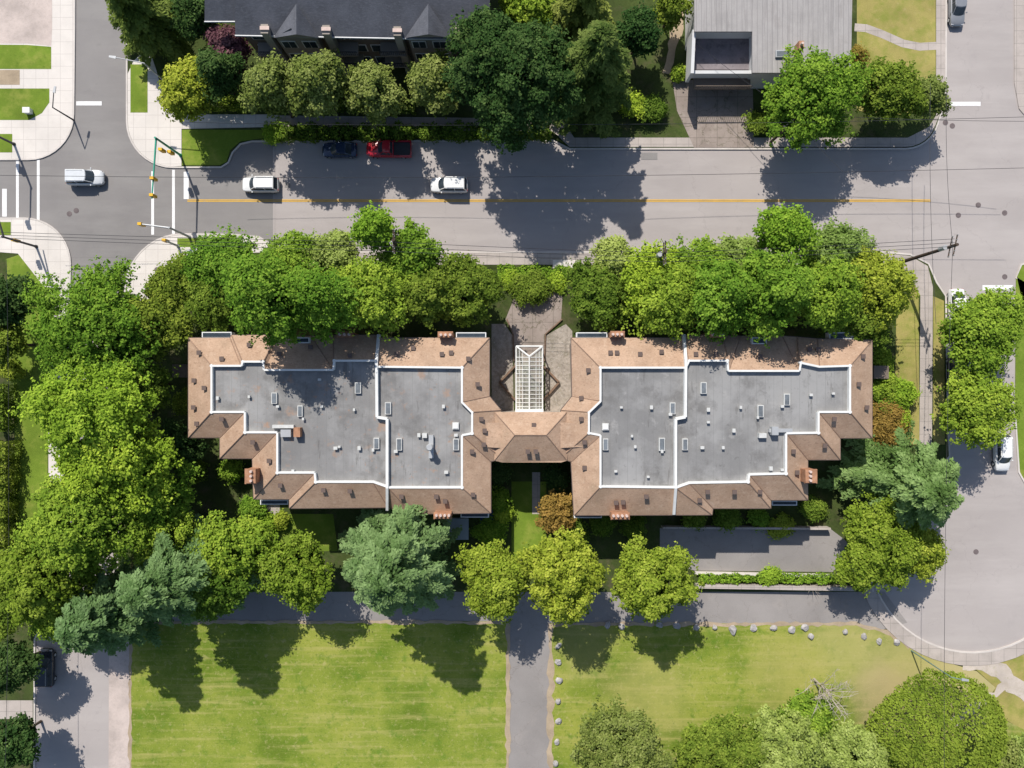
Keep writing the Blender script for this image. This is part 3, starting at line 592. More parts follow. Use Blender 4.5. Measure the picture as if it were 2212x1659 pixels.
def wing(pairs,memb,firewall):
    o3=[Vector(P(*a,ZE)) for a,b in pairs]; i3=[Vector(P(*b,ZP)) for a,b in pairs]; n=len(pairs)
    m=MB(); up=Vector((0,0,.02))
    for k in range(n):
        l=(k+1)%n; m.face([o3[k],o3[l],i3[l],i3[k]][::-1]); hipcap(o3[k]+up,i3[k]+up)
    m.build('shingle_roof','shingle',bld)
    e=MB()
    for k in range(n):
        a=o3[k]; b=o3[(k+1)%n]; d=(b-a).normalized(); nn=Vector((d.y,-d.x,0))*-.07; z1=Vector((0,0,.28)); z2=Vector((0,0,.03))
        e.prism([a-z1,b-z1,b+nn-z1,a+nn-z1],[a-z2,b-z2,b+nn-z2,a+nn-z2])
    e.build('gutter','vent',bld)
    ins=[]
    for k in range(n):
        p=o3[k-1];q=o3[k];r=o3[(k+1)%n]; d1=(q-p).normalized(); d2=(r-q).normalized(); nn=Vector((d1.y+d2.y,-(d1.x+d2.x),0)); nn=nn.normalized() if nn.length>.01 else Vector((0,0,0))
        ins.append(q+nn*.6)
    poly=ccw([(p.x,p.y) for p in ins])
    MB().prism([(x,y,.1) for x,y in poly],[(x,y,ZE-.15) for x,y in poly]).build('wall','wall',bld)
    fp=ccw([(P(*b,ZF)[0],P(*b,ZF)[1]) for a,b in pairs]); MB().face([(x,y,ZF) for x,y in fp]).build('flat_roof',memb,bld)
    pm=MB()
    for k in range(n):
        a=i3[k];b=i3[(k+1)%n]; d=(b-a); d.normalize(); nn=Vector((d.y,-d.x,0))*.22; e1=d*.08
        A,B=a-e1,b+e1
        bb_=[A,B,B+nn,A+nn]; dz=.002*(k%3); pm.prism([Vector((p.x,p.y,ZF-.3)) for p in bb_],[Vector((p.x,p.y,ZP+.06+dz)) for p in bb_])
    pm.build('parapet','white',bld)
    fw=MB(); pts=[Vector(P(x,y,z)) for x,y,z in firewall]
    for j in range(len(pts)-1):
        a,b=pts[j],pts[j+1]; d=(b-a); d.z=0; d.normalize(); nn=Vector((-d.y,d.x,0))*.15
        fw.prism([Vector((p.x,p.y,p.z-.9)) for p in (a-nn,b-nn,b+nn,a+nn)],[Vector((p.x,p.y,p.z+.003*j)) for p in (a-nn,b-nn,b+nn,a+nn)])
    fw.build('party_wall','white',bld)
    return poly
def winds(poly):
    n=len(poly)
    for k in range(n-1):
        a=Vector((*poly[k],0)); b=Vector((*poly[(k+1)%n],0)); L=(b-a).length
        if L<4: continue
        d=(b-a)/L; nn=Vector((d.y,-d.x,0)); c=int(L//4)
        if k%2: c=min(c,2)
        for i in range(c):
            for fl in range(3):
                s=L*(i+.5)/c; p=a+d*s
                f=MB(); q=[p-d*.8,p+d*.8,p+d*.8+nn*.05,p-d*.8+nn*.05]; z0=.9+fl*2.6
                f.prism([Vector((v.x,v.y,z0)) for v in q],[Vector((v.x,v.y,z0+1.3)) for v in q]); wo=f.build('window','white',bld)
                g2=MB(); q=[p-d*.7+nn*.051,p+d*.7+nn*.051,p+d*.7+nn*.07,p-d*.7+nn*.07]; g2.prism([Vector((v.x,v.y,z0+.1)) for v in q],[Vector((v.x,v.y,z0+1.2)) for v in q]); g2.build('pane','glass',wo)
lp=wing(left,'membrane2',[(817,722,ZE+.35),(813,777,ZP+.2),(814,901,ZP+.2),(836,905,ZP+.2),(836,1055,ZP+.2),(836,1103,ZE+.35)])
rp=wing(right,'membrane',[(1478,722,ZE+.35),(1482,777,ZP+.2),(1481,901,ZP+.2),(1460,905,ZP+.2),(1460,1055,ZP+.2),(1456,1112,ZE+.35)])
winds(lp[:9]); winds(rp[:9])
def Q(x,y,z): return Vector(P(x,y,z))
zl=ZE+.3; zr=ZE+1.9
lk=MB()
lk.face([Q(1068,890,zl),Q(1068,995,zl),Q(1112,940,zr)]); lk.face([Q(1225,890,zl),Q(1180,940,zr),Q(1225,995,zl)])
lk.face([Q(1068,890,zl),Q(1112,940,zr),Q(1180,940,zr),Q(1225,890,zl)]); lk.face([Q(1068,995,zl),Q(1085,999,zl),Q(1212,999,zl),Q(1225,995,zl),Q(1180,940,zr),Q(1112,940,zr)])
lk.face([Q(1030,915,ZE+.9),Q(1030,965,ZE+.9),Q(1090,968,ZE+.8),Q(1090,912,ZE+.8)]); lk.face([Q(1205,912,ZE+.8),Q(1205,968,ZE+.8),Q(1262,965,ZE+.9),Q(1262,915,ZE+.9)])
lk.build('link_roof','shingle',bld)
for a,b in (((1068,890,zl),(1112,940,zr)),((1068,995,zl),(1112,940,zr)),((1225,890,zl),(1180,940,zr)),((1225,995,zl),(1180,940,zr)),((1112,940,zr),(1180,940,zr))): hipcap(Q(*a),Q(*b))
lw=MB(); q=[Q(1075,893,zl),Q(1219,893,zl),Q(1219,993,zl),Q(1075,993,zl)]; lw.prism([Vector((p.x,p.y,.1)) for p in q],[Vector((p.x,p.y,zl-.1)) for p in q]); lw.build('link_wall','wall',bld)
for i,(x,y,w,h,mt) in enumerate([(592,860,12,24,'skyglass'),(648,888,11,24,'skyglass'),(773,838,13,24,'skyglass'),(813,958,12,24,'skyglass'),(838,882,13,26,'skyglass'),(862,960,12,26,'skyglass'),(985,960,12,25,'skyglass'),(1520,838,13,25,'skyglass'),(1453,882,12,25,'skyglass'),(1643,888,13,26,'skyglass'),(1700,863,13,25,'skyglass'),(1308,960,12,25,'skyglass'),(1430,960,13,28,'skyglass'),(1480,960,12,25,'skyglass'),(1308,922,14,15,'white'),(984,920,14,15,'white')]):
    a=P(x-w/2,y+h/2,ZF+.3); b=P(x+w/2,y-h/2,ZF+.3)
    fr=MB().box(a[0],a[1],ZF-.05,b[0],b[1],ZF+.32).build('skylight' if mt!='white' else 'roof_hatch','offwhite',bld)
    if mt!='white': MB().box(a[0]+.09,a[1]+.09,ZF+.3,b[0]-.09,b[1]-.09,ZF+.36).build('pane',mt,fr)
    else: MB().box(a[0]+.1,a[1]+.1,ZF+.3,b[0]-.1,b[1]-.1,ZF+.4).build('lid','white',fr)
vm=MB(); vm.box(-.12,-.16,0,.12,.16,.32); vm.box(-.15,-.19,.32,.15,.19,.42)
vproto=None
off=root_loc(bld)
wv=[(538,857),(695,878),(765,885),(733,965),(776,968),(725,968),(958,878),(964,1020),(633,1018),(600,878),(655,905),(1342,880),(1407,880),(1530,912),(1600,880),(1752,853),(1365,942),(1330,1018),(1372,965),(1517,967),(1562,967),(1650,938),(1665,1012),(1690,1015),(1530,885),(1448,895),(1637,902),(1690,878),(1430,975),(855,975),(806,972),(985,940),(470,860),(690,820),(905,940),(1400,1030),(1585,930),(1800,850)]
for i,(x,y) in enumerate(wv):
    if vproto is None: o=vm.build('flat_roof_vent','offwhite',bld,world=False); vproto=o
    else: o=vproto.copy(); COL.objects.link(o); o.parent=bld
    p=P(x,y,ZF+.3); o.location=(p[0]-off.x,p[1]-off.y,ZF-off.z-.02); o.rotation_euler.z=(i%2)*math.pi/2; k=.75+.5*random.random(); o.scale=(k,k,1)
def inter(px,py,pairs):
    best=(1e9,ZE); n=len(pairs)
    for k in range(n):
        (a,b),(c,d)=pairs[k],pairs[(k+1)%n]
        for s in np.linspace(0,1,13):
            for t in np.linspace(0,1,13):
                ox=a[0]+(c[0]-a[0])*s; oy=a[1]+(c[1]-a[1])*s; ix=b[0]+(d[0]-b[0])*s; iy=b[1]+(d[1]-b[1])*s
                x=ox+(ix-ox)*t; y=oy+(iy-oy)*t; dd=(x-px)**2+(y-py)**2
                if dd<best[0]: best=(dd,ZE+(ZP-ZE)*t)
    return best[1]
dv=[(432,762),(421,822),(420,880),(443,838),(427,915),(481,775),(540,745),(605,765),(672,750),(757,768),(858,765),(893,752),(955,765),(975,762),(1012,775),(1032,830),(1040,905),(1047,930),(481,905),(548,955),(583,995),(607,1048),(700,1058),(757,1060),(868,1072),(943,1072),(962,1082),(1020,975),(1045,960),(1022,1068)]
dvr=[(1255,860),(1255,905),(1262,955),(1270,800),(1332,762),(1318,762),(1382,765),(1428,760),(1502,765),(1545,765),(1640,770),(1747,755),(1765,755),(1862,770),(1853,830),(1870,880),(1800,905),(1780,962),(1712,975),(1720,1020),(1640,1062),(1585,1062),(1527,1062),(1395,1072),(1345,1084),(1330,1085),(1510,1080),(1262,1010)]
bv=MB(); bv.tube((0,0,-.2),(0,0,.22),.16,.16,8); bv.box(-.25,-.25,.2,.25,.25,.3); bp=None
for lst,prs in ((dv,left),(dvr,right),([(1153,918),(1140,975),(1157,975)],None)):
    for (x,y) in lst:
        z=inter(x,y,prs) if prs else ZE+1
        if bp is None: o=bv.build('shingle_vent','vent',bld,world=False); bp=o
        else: o=bp.copy(); COL.objects.link(o); o.parent=bld
        p=P(x,y,z); o.location=(p[0]-off.x,p[1]-off.y,z+.05-off.z)
def bb(m,x0,y0,x1,y1,z0,z1):
    a=P(x0,y1,z1); b=P(x1,y0,z1); m.box(a[0],a[1],z0,b[0],b[1],z1); return m
bb(MB(),588,918,634,925,ZF,ZF+.5).build('duct','offwhite',bld); bb(MB(),634,924,648,944,ZF,ZF+.9).build('air_unit','brick',bld); bb(MB(),606,928,628,944,ZF,ZF+.6).build('air_unit','grey',bld)
bb(MB(),926,940,936,990,ZF,ZF+.5).build('duct','grey',bld); m=MB(); c=P(930,965,ZF+1); m.tube((c[0],c[1],ZF),(c[0],c[1],ZF+2.0),.28,.28,12); m.tube((c[0],c[1],ZF+2.0),(c[0],c[1],ZF+2.15),.4,.3,12); m.build('exhaust_stack','grey',bld)
bb(MB(),912,936,922,946,ZF,ZF+.5).build('air_unit','offwhite',bld)
bb(MB(),1662,926,1712,934,ZF,ZF+.5).build('duct','grey',bld); bb(MB(),1668,922,1682,940,ZF,ZF+.9).build('air_unit','grey',bld); bb(MB(),1640,936,1656,946,ZF,ZF+.6).build('air_unit','offwhite',bld)
for (x,y,w,h,vert,zt) in ((743,722,30,11,0,9.6),(962,723,30,11,0,9.6),(1334,722,28,11,0,9.6),(1551,722,30,11,0,9.6),(541,1029,22,30,1,10.2),(956,1114,36,12,0,9.8),(1340,1115,38,13,0,9.8),(1752,1029,24,28,1,10.2)):
    m=bb(MB(),x-w/2,y-h/2,x+w/2,y+h/2,.1,zt); m=bb(m,x-w/2-1.5,y-h/2-1.5,x+w/2+1.5,y+h/2+1.5,zt-.35,zt-.2); ch=m.build('chimney','brick',bld)
    k=4 if w>35 else 3
    for j in range(k):
        f=(j+.5)/k-.5; cx,cy=(x,y+f*h) if vert else (x+f*w,y); p=P(cx,cy,zt+.3)
        MB().tube((p[0],p[1],zt),(p[0],p[1],zt+.3),.17,.15,10).build('chimney_pot','clay',ch)
for (x0,y0,x1,y1) in ((436,717,500,730),(985,718,1050,730),(1245,718,1312,730),(1792,718,1858,733),(636,729,668,741),(1625,729,1656,743),(562,1080,622,1090),(1668,1082,1722,1092),(995,1108,1056,1118),(1240,1112,1300,1119)):
    zt=ZE-.2 if y0<800 else ZE-1.5
    if y0==729: zt=ZE+.9
    s=bb(MB(),x0,y0,x1,y1,zt-1.1,zt).build('balcony','white',bld)
    a=P(x0+2,y1-2,zt+.02); b=P(x1-2,y0+2,zt+.02); MB().box(a[0],a[1],zt-.2,b[0],b[1],zt+.02).build('balcony_glazing','glass',s)
c=P(1143,815); pg=empty('glazed_pergola',(c[0],c[1],.1),'white framed glazed pergola over the courtyard walk between the wings','pergola')
zb,zt2=3.2,4.3
fr=MB()
for x in (1115,1172): fr.tube(Q(x,748,zb),Q(x,888,zb),.09,.09,6)
for x,z in ((1129,3.75),(1158,3.75),(1122,3.45),(1165,3.45)): fr.tube(Q(x,756,z),Q(x,888,z),.035,.035,5)
fr.tube(Q(1143.5,768,zt2),Q(1143.5,888,zt2),.09,.09,6); fr.build('long_beam','white',pg)
for i in range(14):
    y=772+i*8.9; MB().tube(Q(1115,y,zb),Q(1143.5,y,zt2),.055,.055,5).tube(Q(1143.5,y,zt2),Q(1172,y,zb),.055,.055,5).build('rafter','white',pg)
MB().tube(Q(1115,748,zb),Q(1143.5,770,zt2),.12,.12,5).tube(Q(1172,748,zb),Q(1143.5,770,zt2),.12,.12,5).tube(Q(1115,748,zb),Q(1172,748,zb),.12,.12,5).build('hip_rafter','white',pg)
dn=.06
for xs in (1115,1172): MB().face([Q(xs,748,zb-dn),Q(1143.5,770,zt2-dn),Q(1143.5,888,zt2-dn),Q(xs,888,zb-dn)]).build('glazing','glaze',pg)
for x in (1116,1171):
    for y in (750,795,840,884): MB().tube((Q(x,y,zb).x,Q(x,y,zb).y,.1),Q(x,y,zb),.09,.09,8).build('post','white',pg)
bb(MB(),1113,884,1174,890,3.1,4.5).build('end_panel','white',pg)
for sx,lab in ((-1,'left'),(1,'right')):
    m=MB(); X=lambda d:1143+sx*d
    for a,b in (((X(64),826),(X(30),790)),((X(64),826),(X(30),864))):
        A,B=Vector(P(*a)),Vector(P(*b)); d=(B-A).normalized(); n=Vector((-d.y,d.x,0))*.12; z1=Vector((0,0,.1)); z2=Vector((0,0,.6))
        m.prism([A-n+z1,B-n+z1,B+n+z1,A+n+z1],[A-n+z2,B-n+z2,B+n+z2,A+n+z2])
    tag(m.build('timber_edging','cedar'),'v shaped timber edging on the %s side of the pergola'%lab,'edging')
for (pts,lab) in (([(1095,690),(1108,722),(1110,780)],'low timber edging curving along left gravel bed'),([(1214,690),(1178,722),(1176,780)],'low timber edging curving along right gravel bed')):
    o=strip('timber_edging',pts,.16,.1,.35,'cedar',None); tag(o,lab,'edging')
def wallthing(pts,w,h,mat,lab,name='retaining_wall'):
    o=strip(name,pts,w,.05,h,mat,None); tag(o,lab,'wall'); return o
wallthing([(1500,1262),(1840,1268)],.5,1.0,'conc2','long low retaining wall between the ramp and the lane')
wallthing([(1500,1236),(1700,1240),(1810,1242)],.35,.6,'conc','pale kerb wall along lower side of the ramp')
wallthing([(1428,1136),(1785,1138)],.25,1.3,'conc2','retaining wall along the upper side of the ramp')
m=bb(MB(),962,1120,1012,1166,2.2,2.4); bb(m,966,1124,1008,1160,.1,2.2); tag(m.build('garden_shed','shed'),'small blue grey metal roofed shed below the left wing','shed')
m=MB(); a=P(1052,1117,1); m.box(a[0]-.9,a[1]-1,.1,a[0]+.9,a[1]+1,.9); tag(m.build('tarp_cover','tarp',bevel=.2),'bright blue tarp covered bundle beside the shed','tarp')
# ---------------------------------------------------------------- slate roofed building
c=P(780,-20); ap=empty('apartment_building',(c[0],c[1],.1),'slate roofed apartment building with two gabled dormers at the top edge','building')
ze=9.5; zr=13.5
rf=MB(); rf.face([Q(508,76,ze),Q(1058,86,ze),Q(1058,-90,zr),Q(508,-95,zr)]); rf.face([Q(508,-95,zr),Q(1058,-90,zr),Q(1058,-300,ze),Q(508,-300,ze)])
rf.face([Q(442,46,ze),Q(508,46,ze),Q(508,-95,zr-.6),Q(442,-95,zr-.6)]); rf.build('roof','greyroof',ap)
eb=MB(); eb.tube(Q(508,77,ze-.05),Q(1058,87,ze-.05),.1,.1,6); eb.tube(Q(442,47,ze-.05),Q(508,47,ze-.05),.1,.1,6); eb.build('gutter','grey',ap)
for cx in (640,925):
    d=MB(); f=82; d.face([Q(cx-50,f,ze+.05),Q(cx,f-8,ze+2.4),Q(cx,8,ze+2.4)][::-1]); d.face([Q(cx+50,f,ze+.05),Q(cx,8,ze+2.4),Q(cx,f-8,ze+2.4)][::-1])
    dr=d.build('dormer_roof','greyroof',ap)
    y0=Q(cx,f,ze).y; MB().face([Q(cx-46,f-1,ze+.02),Q(cx+46,f-1,ze+.02),Vector((Q(cx,f-1,ze).x,y0+.05,ze+2.1))]).build('gable','wall3',dr)
    bx=MB(); a=Q(cx-44,78,ze-.3); b=Q(cx+44,78,ze-.3); bx.box(a.x,a.y-.2,.1,b.x,a.y+3,ze-.3); bay=bx.build('bay','wall3',ap)
    for fl in range(3):
        z0=.9+fl*3.0
        for s in (-1,1):
            mx=(a.x+b.x)/2+s*1.2; w=MB().box(mx-.85,a.y-.27,z0,mx+.85,a.y-.21,z0+1.6).build('window','white',bay); MB().box(mx-.72,a.y-.31,z0+.12,mx-.04,a.y-.28,z0+1.48).box(mx+.04,a.y-.31,z0+.12,mx+.72,a.y-.28,z0+1.48).build('pane','glass',w)
a=Q(515,80,ze); b=Q(1052,80,ze); wy=a.y+1.0
MB().box(a.x,wy,.1,b.x,wy+14,ze-.1).build('wall','wall2',ap)
for i,x in enumerate((545,590,720,760,800,835,1005,1035)):
    X0=Q(x,80,ze).x
    for fl in range(3):
        z0=1.0+fl*3.0; w=MB().box(X0-.8,wy-.07,z0,X0+.8,wy-.01,z0+1.7).build('window','white',ap); MB().box(X0-.68,wy-.11,z0+.12,X0+.68,wy-.08,z0+1.58).build('pane','glass',w)
for fl in range(1,3):
    for x0,x1 in ((535,588),(700,760),(810,868),(985,1048)):
        A=Q(x0,80,ze).x; B=Q(x1,80,ze).x; z0=fl*3.0
        bl=MB().box(A,wy-1.6,z0,B,wy-.02,z0+.2).build('balcony','wall3',ap)
        r=MB(); r.box(A,wy-1.6,z0+1.05,B,wy-1.52,z0+1.12)
        for q in np.linspace(A,B-.05,14): r.box(q,wy-1.59,z0+.2,q+.04,wy-1.53,z0+1.05)
        r.build('railing','dark',bl)
for (x,y) in ((571,62),(704,64),(858,67),(990,65)):
    m=bb(MB(),x-8,y-10,x+8,y+10,.1,10.6); ch=m.build('chimney','wall3',ap); bb(MB(),x-10,y-6,x+10,y+2,10.6,10.8).build('chimney_cap','clay',ch)
# ---------------------------------------------------------------- house top right
c=P(1670,40); hs=empty('detached_house',(c[0],c[1],.1),'flat grey roofed house with a sunken corner terrace, top right','house')
zh=6.2
def flat(pts,z0,z1,name,mat,par,bevel=0):
    q=ccw([P(x,y,z1)[:2] for x,y in pts]); return MB().prism([(x,y,z0) for x,y in q],[(x,y,z1) for x,y in q]).build(name,mat,par)
flat([(1500,-260),(1846,-260),(1838,157),(1625,157),(1625,68),(1500,68)],zh-.25,zh,'roof','metalroof',hs)
flat([(1506,-250),(1838,-250),(1832,147),(1634,147),(1634,60),(1506,60)],.1,zh-.25,'wall','housewall',hs)
flat([(1502,66),(1632,66),(1630,150),(1500,150)],3.0,3.3,'terrace_floor','terr',hs)
flat([(1512,70),(1625,70),(1622,142),(1510,142)],.1,3.0,'lower_wall','wall3',hs)
for pts in ([(1496,64),(1503,64),(1499,158),(1492,158)],[(1492,152),(1625,152),(1625,159),(1492,159)]):
    flat(pts,3.0,zh-.6 if pts[0][1]==64 else 4.3,'terrace_parapet','housewall',hs)
flat([(1497,160),(1622,160),(1620,192),(1499,192)],2.6,2.8,'lower_deck','wall2',hs)
r=MB(); A=P(1499,192,2.8); B=P(1620,192,2.8)
r.box(A[0],A[1]-.06,3.7,B[0],A[1],3.78)
for q in np.linspace(A[0],B[0]-.05,28): r.box(q,A[1]-.05,2.8,q+.05,A[1]-.01,3.7)
r.build('railing','wall2',hs)
s=flat([(1676,108),(1708,108),(1708,123),(1676,123)],zh-.01,zh+.3,'skylight','grey',hs); flat([(1678,110),(1706,110),(1706,121),(1678,121)],zh+.25,zh+.33,'pane','skyglass',s)
s=flat([(1726,88),(1737,88),(1737,104),(1726,104)],zh-.01,zh+1.4,'chimney','brick',hs)
x0,y0,_=P(1731.5,96,zh+1.5); MB().tube((x0,y0,zh+1.4),(x0,y0,zh+1.9),.18,.15,10).build('chimney_pot','clay',s)
# ---------------------------------------------------------------- vehicles
def loft(st,prof):
    m=MB(); rings=[[(x,w*a,zb_+(zt-zb_)*b) for a,b in prof] for (x,w,zt,zb_) in st]; n=len(prof)
    for r in rings: m.v+=r
    for i in range(len(rings)-1):
        for k in range(n):
            l=(k+1)%n; m.f.append([i*n+k,i*n+l,(i+1)*n+l,(i+1)*n+k])
    m.f.append(list(range(n))[::-1]); m.f.append([(len(rings)-1)*n+k for k in range(n)])
    return m
PROF=[(-.9,0),(-1,.2),(-1,.7),(-.93,.92),(-.8,1),(0,1.03),(.8,1),(.93,.92),(1,.7),(1,.2),(.9,0)]
def car(px,py,rz,L,W,Ht,mat,label,style='suv',group=None,name='parked_car',cat='car',roofmat=None):
    x,y,_=P(px,py,.8)
    r=empty(name,(x,y,.03),label,cat,group,rz); h=L/2; w=W/2; be=.98 if style!='sedan' else .88
    st=[(-h,.66*w,be-.28,.38),(-h*.985,.82*w,be-.10,.32),(-h*.95,.92*w,be-.02,.28),(-h*.85,.98*w,be,.26),(-h*.7,w,be,.25),(-h*.2,w,be+.01,.22),(h*.3,w,be,.22),(h*.62,.98*w,be-.05,.25),(h*.78,.94*w,be-.10,.28),(h*.88,.87*w,be-.16,.29),(h*.95,.76*w,be-.25,.31),(h*.985,.64*w,be-.34,.34),(h,.48*w,be-.42,.38)]
    if style=='pickup':
        st=[(-h,.93*w,.72,.4),(-h*.98,w,.74,.35),(-h*.22,w,.74,.3),(-h*.2,w,1.02,.3)]+[(a,b,c+.08,d+.06) for a,b,c,d in st[6:]]
    loft(st,PROF).build('body',mat,r,world=False,smooth=True,bevel=.03)
    if style=='suv': gx=(-h*.96,-h*.84,h*.20,h*.50)
    elif style=='sedan': gx=(-h*.72,-h*.42,h*.10,h*.42)
    else: gx=(-h*.18,-h*.10,h*.20,h*.44)
    zb_=be-.03; bw,tw=.90*w,.79*w
    bot=[(gx[0],-bw*.80,zb_),(gx[0]+.25,-bw*.93,zb_),(gx[3]-.2,-bw*.93,zb_),(gx[3],-bw*.80,zb_),(gx[3]+.14,-bw*.4,zb_),(gx[3]+.18,0,zb_),(gx[3]+.14,bw*.4,zb_),(gx[3],bw*.80,zb_),(gx[3]-.2,bw*.93,zb_),(gx[0]+.25,bw*.93,zb_),(gx[0],bw*.80,zb_)]
    top=[(gx[1],-tw*.88,Ht-.04),(gx[1]+.2,-tw,Ht-.04),(gx[2]-.2,-tw*.98,Ht-.04),(gx[2],-tw*.84,Ht-.04),(gx[2]+.08,-tw*.45,Ht-.03),(gx[2]+.11,0,Ht-.03),(gx[2]+.08,tw*.45,Ht-.03),(gx[2],tw*.84,Ht-.04),(gx[2]-.2,tw*.98,Ht-.04),(gx[1]+.2,tw,Ht-.04),(gx[1],tw*.88,Ht-.04)]
    MB().prism(bot,top).build('window_glass','glass',r,world=False)
    def ring(k,dx_,z): return [(px_*1.0+(dx_ if px_<(gx[1]+gx[2])/2 else -dx_),py_*k,z) for px_,py_,_z in top]
    MB().prism(ring(1.03,-.03,Ht-.05),ring(.93,.05,Ht+.03)).build('roof',roofmat or mat,r,world=False,bevel=.02)
    for s in (-1,1):
        mx=(gx[1]+gx[2])/2
        for a_,b_,rr in (((gx[3]-.02,s*bw*.80,zb_),(gx[2]-.02,s*tw*.86,Ht-.02),.05),((gx[0]+.1,s*bw*.86,zb_),(gx[1]+.1,s*tw*.92,Ht-.02),.09),((mx,s*bw*.93,zb_),(mx,s*tw,Ht-.02),.035)):
            MB().tube(a_,b_,rr,rr,5).build('pillar',mat,r,world=False)
    for sx in (-.62,.62):
        for s in (-1,1):
            cx=sx*h; wh=MB().tube((cx,s*(w-.24),.33),(cx,s*(w-.01),.33),.33,.33,16).build('wheel','rubber',r,world=False)
            MB().tube((cx,s*(w-.05),.33),(cx,s*(w+.01),.33),.2,.19,12).build('rim','grey',wh,world=False)
    for s in (-1,1):
        MB().box(h*.83,s*w*.66-.15,be-.33,h*.93,s*w*.66+.15,be-.19).build('headlight','lampclear',r,world=False,bevel=.02)
        MB().box(-h*.995,s*w*.70-.11,be-.35,-h*.93,s*w*.70+.11,be-.10).build('taillight','lampred',r,world=False)
        MB().box(gx[3]-.32,s*(w+.08)-.09,be-.02,gx[3]-.18,s*(w+.08)+.09,be+.12).build('mirror',mat,r,world=False,bevel=.03)
        if style=='suv': MB().tube((gx[1]+.15,s*tw*.84,Ht+.06),(gx[2]-.25,s*tw*.84,Ht+.06),.02,.02,5).build('roof_rail','grey',r,world=False)
    MB().box(h*.92,-w*.42,.42,h*1.003,w*.42,.55).build('grille','dark',r,world=False)
    if style=='pickup':
        t=MB()
        for s in (-1,1): t.box(-h*.99,s*(w-.07)-.08,.70,-h*.19,s*(w-.07)+.08,1.06)
        t.box(-h,-w*.9,.70,-h+.1,w*.9,1.04); t.build('bed_side',mat,r,world=False,bevel=.02)
        MB().box(-h+.12,-w+.17,.765,-h*.2-.02,w-.17,.79).build('bed_floor','dark',r,world=False)
    return r
PI=math.pi
car(183,383,0,4.7,1.95,1.65,'csilver','silver suv crossing the intersection on the left','suv',None,'moving_car')
car(562,398,PI,4.6,1.95,1.7,'cwhite','white suv waiting just right of the stop line','suv',None,'moving_car')
car(970,399,PI,4.7,1.95,1.75,'cwhite','white suv driving alone in the middle of the main road','suv',None,'moving_car')
car(733,323,PI,4.4,1.85,1.5,'cblue','dark blue car parked in tree shade left of the red pickup','sedan','cars parked along the upper kerb')
car(840,322,PI,5.7,2.0,1.8,'red','red pickup truck parked under the street trees','pickup','cars parked along the upper kerb','pickup_truck','pickup truck')
car(2069,16,-PI/2,4.6,1.85,1.5,'cgrey','grey car parked at the top right edge','sedan')
car(2166,978,-PI/2,4.7,1.9,1.6,'cwhite','white car parked at the right side near the cul de sac','suv')
car(2068,662,-PI/2,4.5,1.85,1.5,'cwhite','white car half hidden under the upper right street tree','sedan')
car(2066,803,-PI/2,4.4,1.85,1.5,'cdark','dark car hidden between the two right street trees','sedan')
car(98,1443,PI/2,4.8,1.95,1.7,'cdark','dark suv parked on the lower left street','suv')
# ---------------------------------------------------------------- street furniture
def Gp(px,py,z=0): return Vector(P(px,py)[:2]+(z,))
def signal(base,h,arms,heads,label,mat='green'):
    b=Gp(*base); r=empty('traffic_signal',(b.x,b.y,.1),label,'traffic signal'); top=b+Vector((0,0,h))
    MB().tube(b,top,.15,.12,10).tube(b,b+Vector((0,0,.3)),.24,.2,10).build('pole',mat,r)
    for e in arms:
        q=Gp(*e,h+.1); MB().tube(top-Vector((0,0,.3)),q,.12,.08,8).build('mast_arm',mat,r)
    for (x,y,z) in heads:
        p=Gp(x,y,z); hd=MB().box(p.x-.22,p.y-.16,z-.55,p.x+.22,p.y+.16,z+.55).build('signal_head','sigyellow',r)
        for k,dz in enumerate((-.35,0,.35)): MB().tube((p.x-.3,p.y,z+dz),(p.x-.2,p.y,z+dz),.11,.11,8).build('lens','dark',hd)
signal((391,336),6.6,[(386,459)],[(386,452,6.4),(387,418,6.4),(388,350,4.5),(402,352,4.0)],'green traffic signal mast reaching over the crossing right of the intersection')
signal((32,312),6.5,[(28,400)],[(28,312,4),(24,318,3.2),(28,395,6.3)],'dark traffic signal mast at the left edge above the crossing','dark')
signal((80,533),6.2,[(60,450)],[(70,530,3)],'dark traffic signal mast on the lower left corner pavement','dark')
signal((386,532),3.2,[],[(382,530,2.9)],'short pedestrian signal post on the lower right corner pavement','grey')
signal((410,512),5.5,[(350,505)],[(352,505,5.2)],'slim signal mast beside the small corner verge','grey')
def lamp(base,h,head,label,mat='grey',rr=.11):
    b=Gp(*base); r=empty('street_lamp',(b.x,b.y,.1),label,'street lamp'); top=b+Vector((0,0,h)); hd=Vector(P(*head,h+.3))
    MB().tube(b,top,rr,rr*.65,10).build('pole',mat,r); MB().tube(top,hd,.06,.05,8).build('arm',mat,r)
    d=(hd-top); d.z=0; d.normalize(); n=Vector((-d.y,d.x,0))*.16
    MB().prism([hd-n-Vector((0,0,.1)),hd+d*.8-n*.7-Vector((0,0,.1)),hd+d*.8+n*.7-Vector((0,0,.1)),hd+n-Vector((0,0,.1))],[hd-n,hd+d*.8-n*.7,hd+d*.8+n*.7,hd+n]).build('lamp_head','grey',r)
lamp((386,202),8.5,(250,124),'street lamp with long arm over the upper left street')
lamp((160,260),4.2,(116,200),'slim street lamp on the upper left corner pavement','dark')
lamp((1968,1405),8.2,(2078,1468),'green street lamp leaning over the cul de sac pavement','green2',.09)
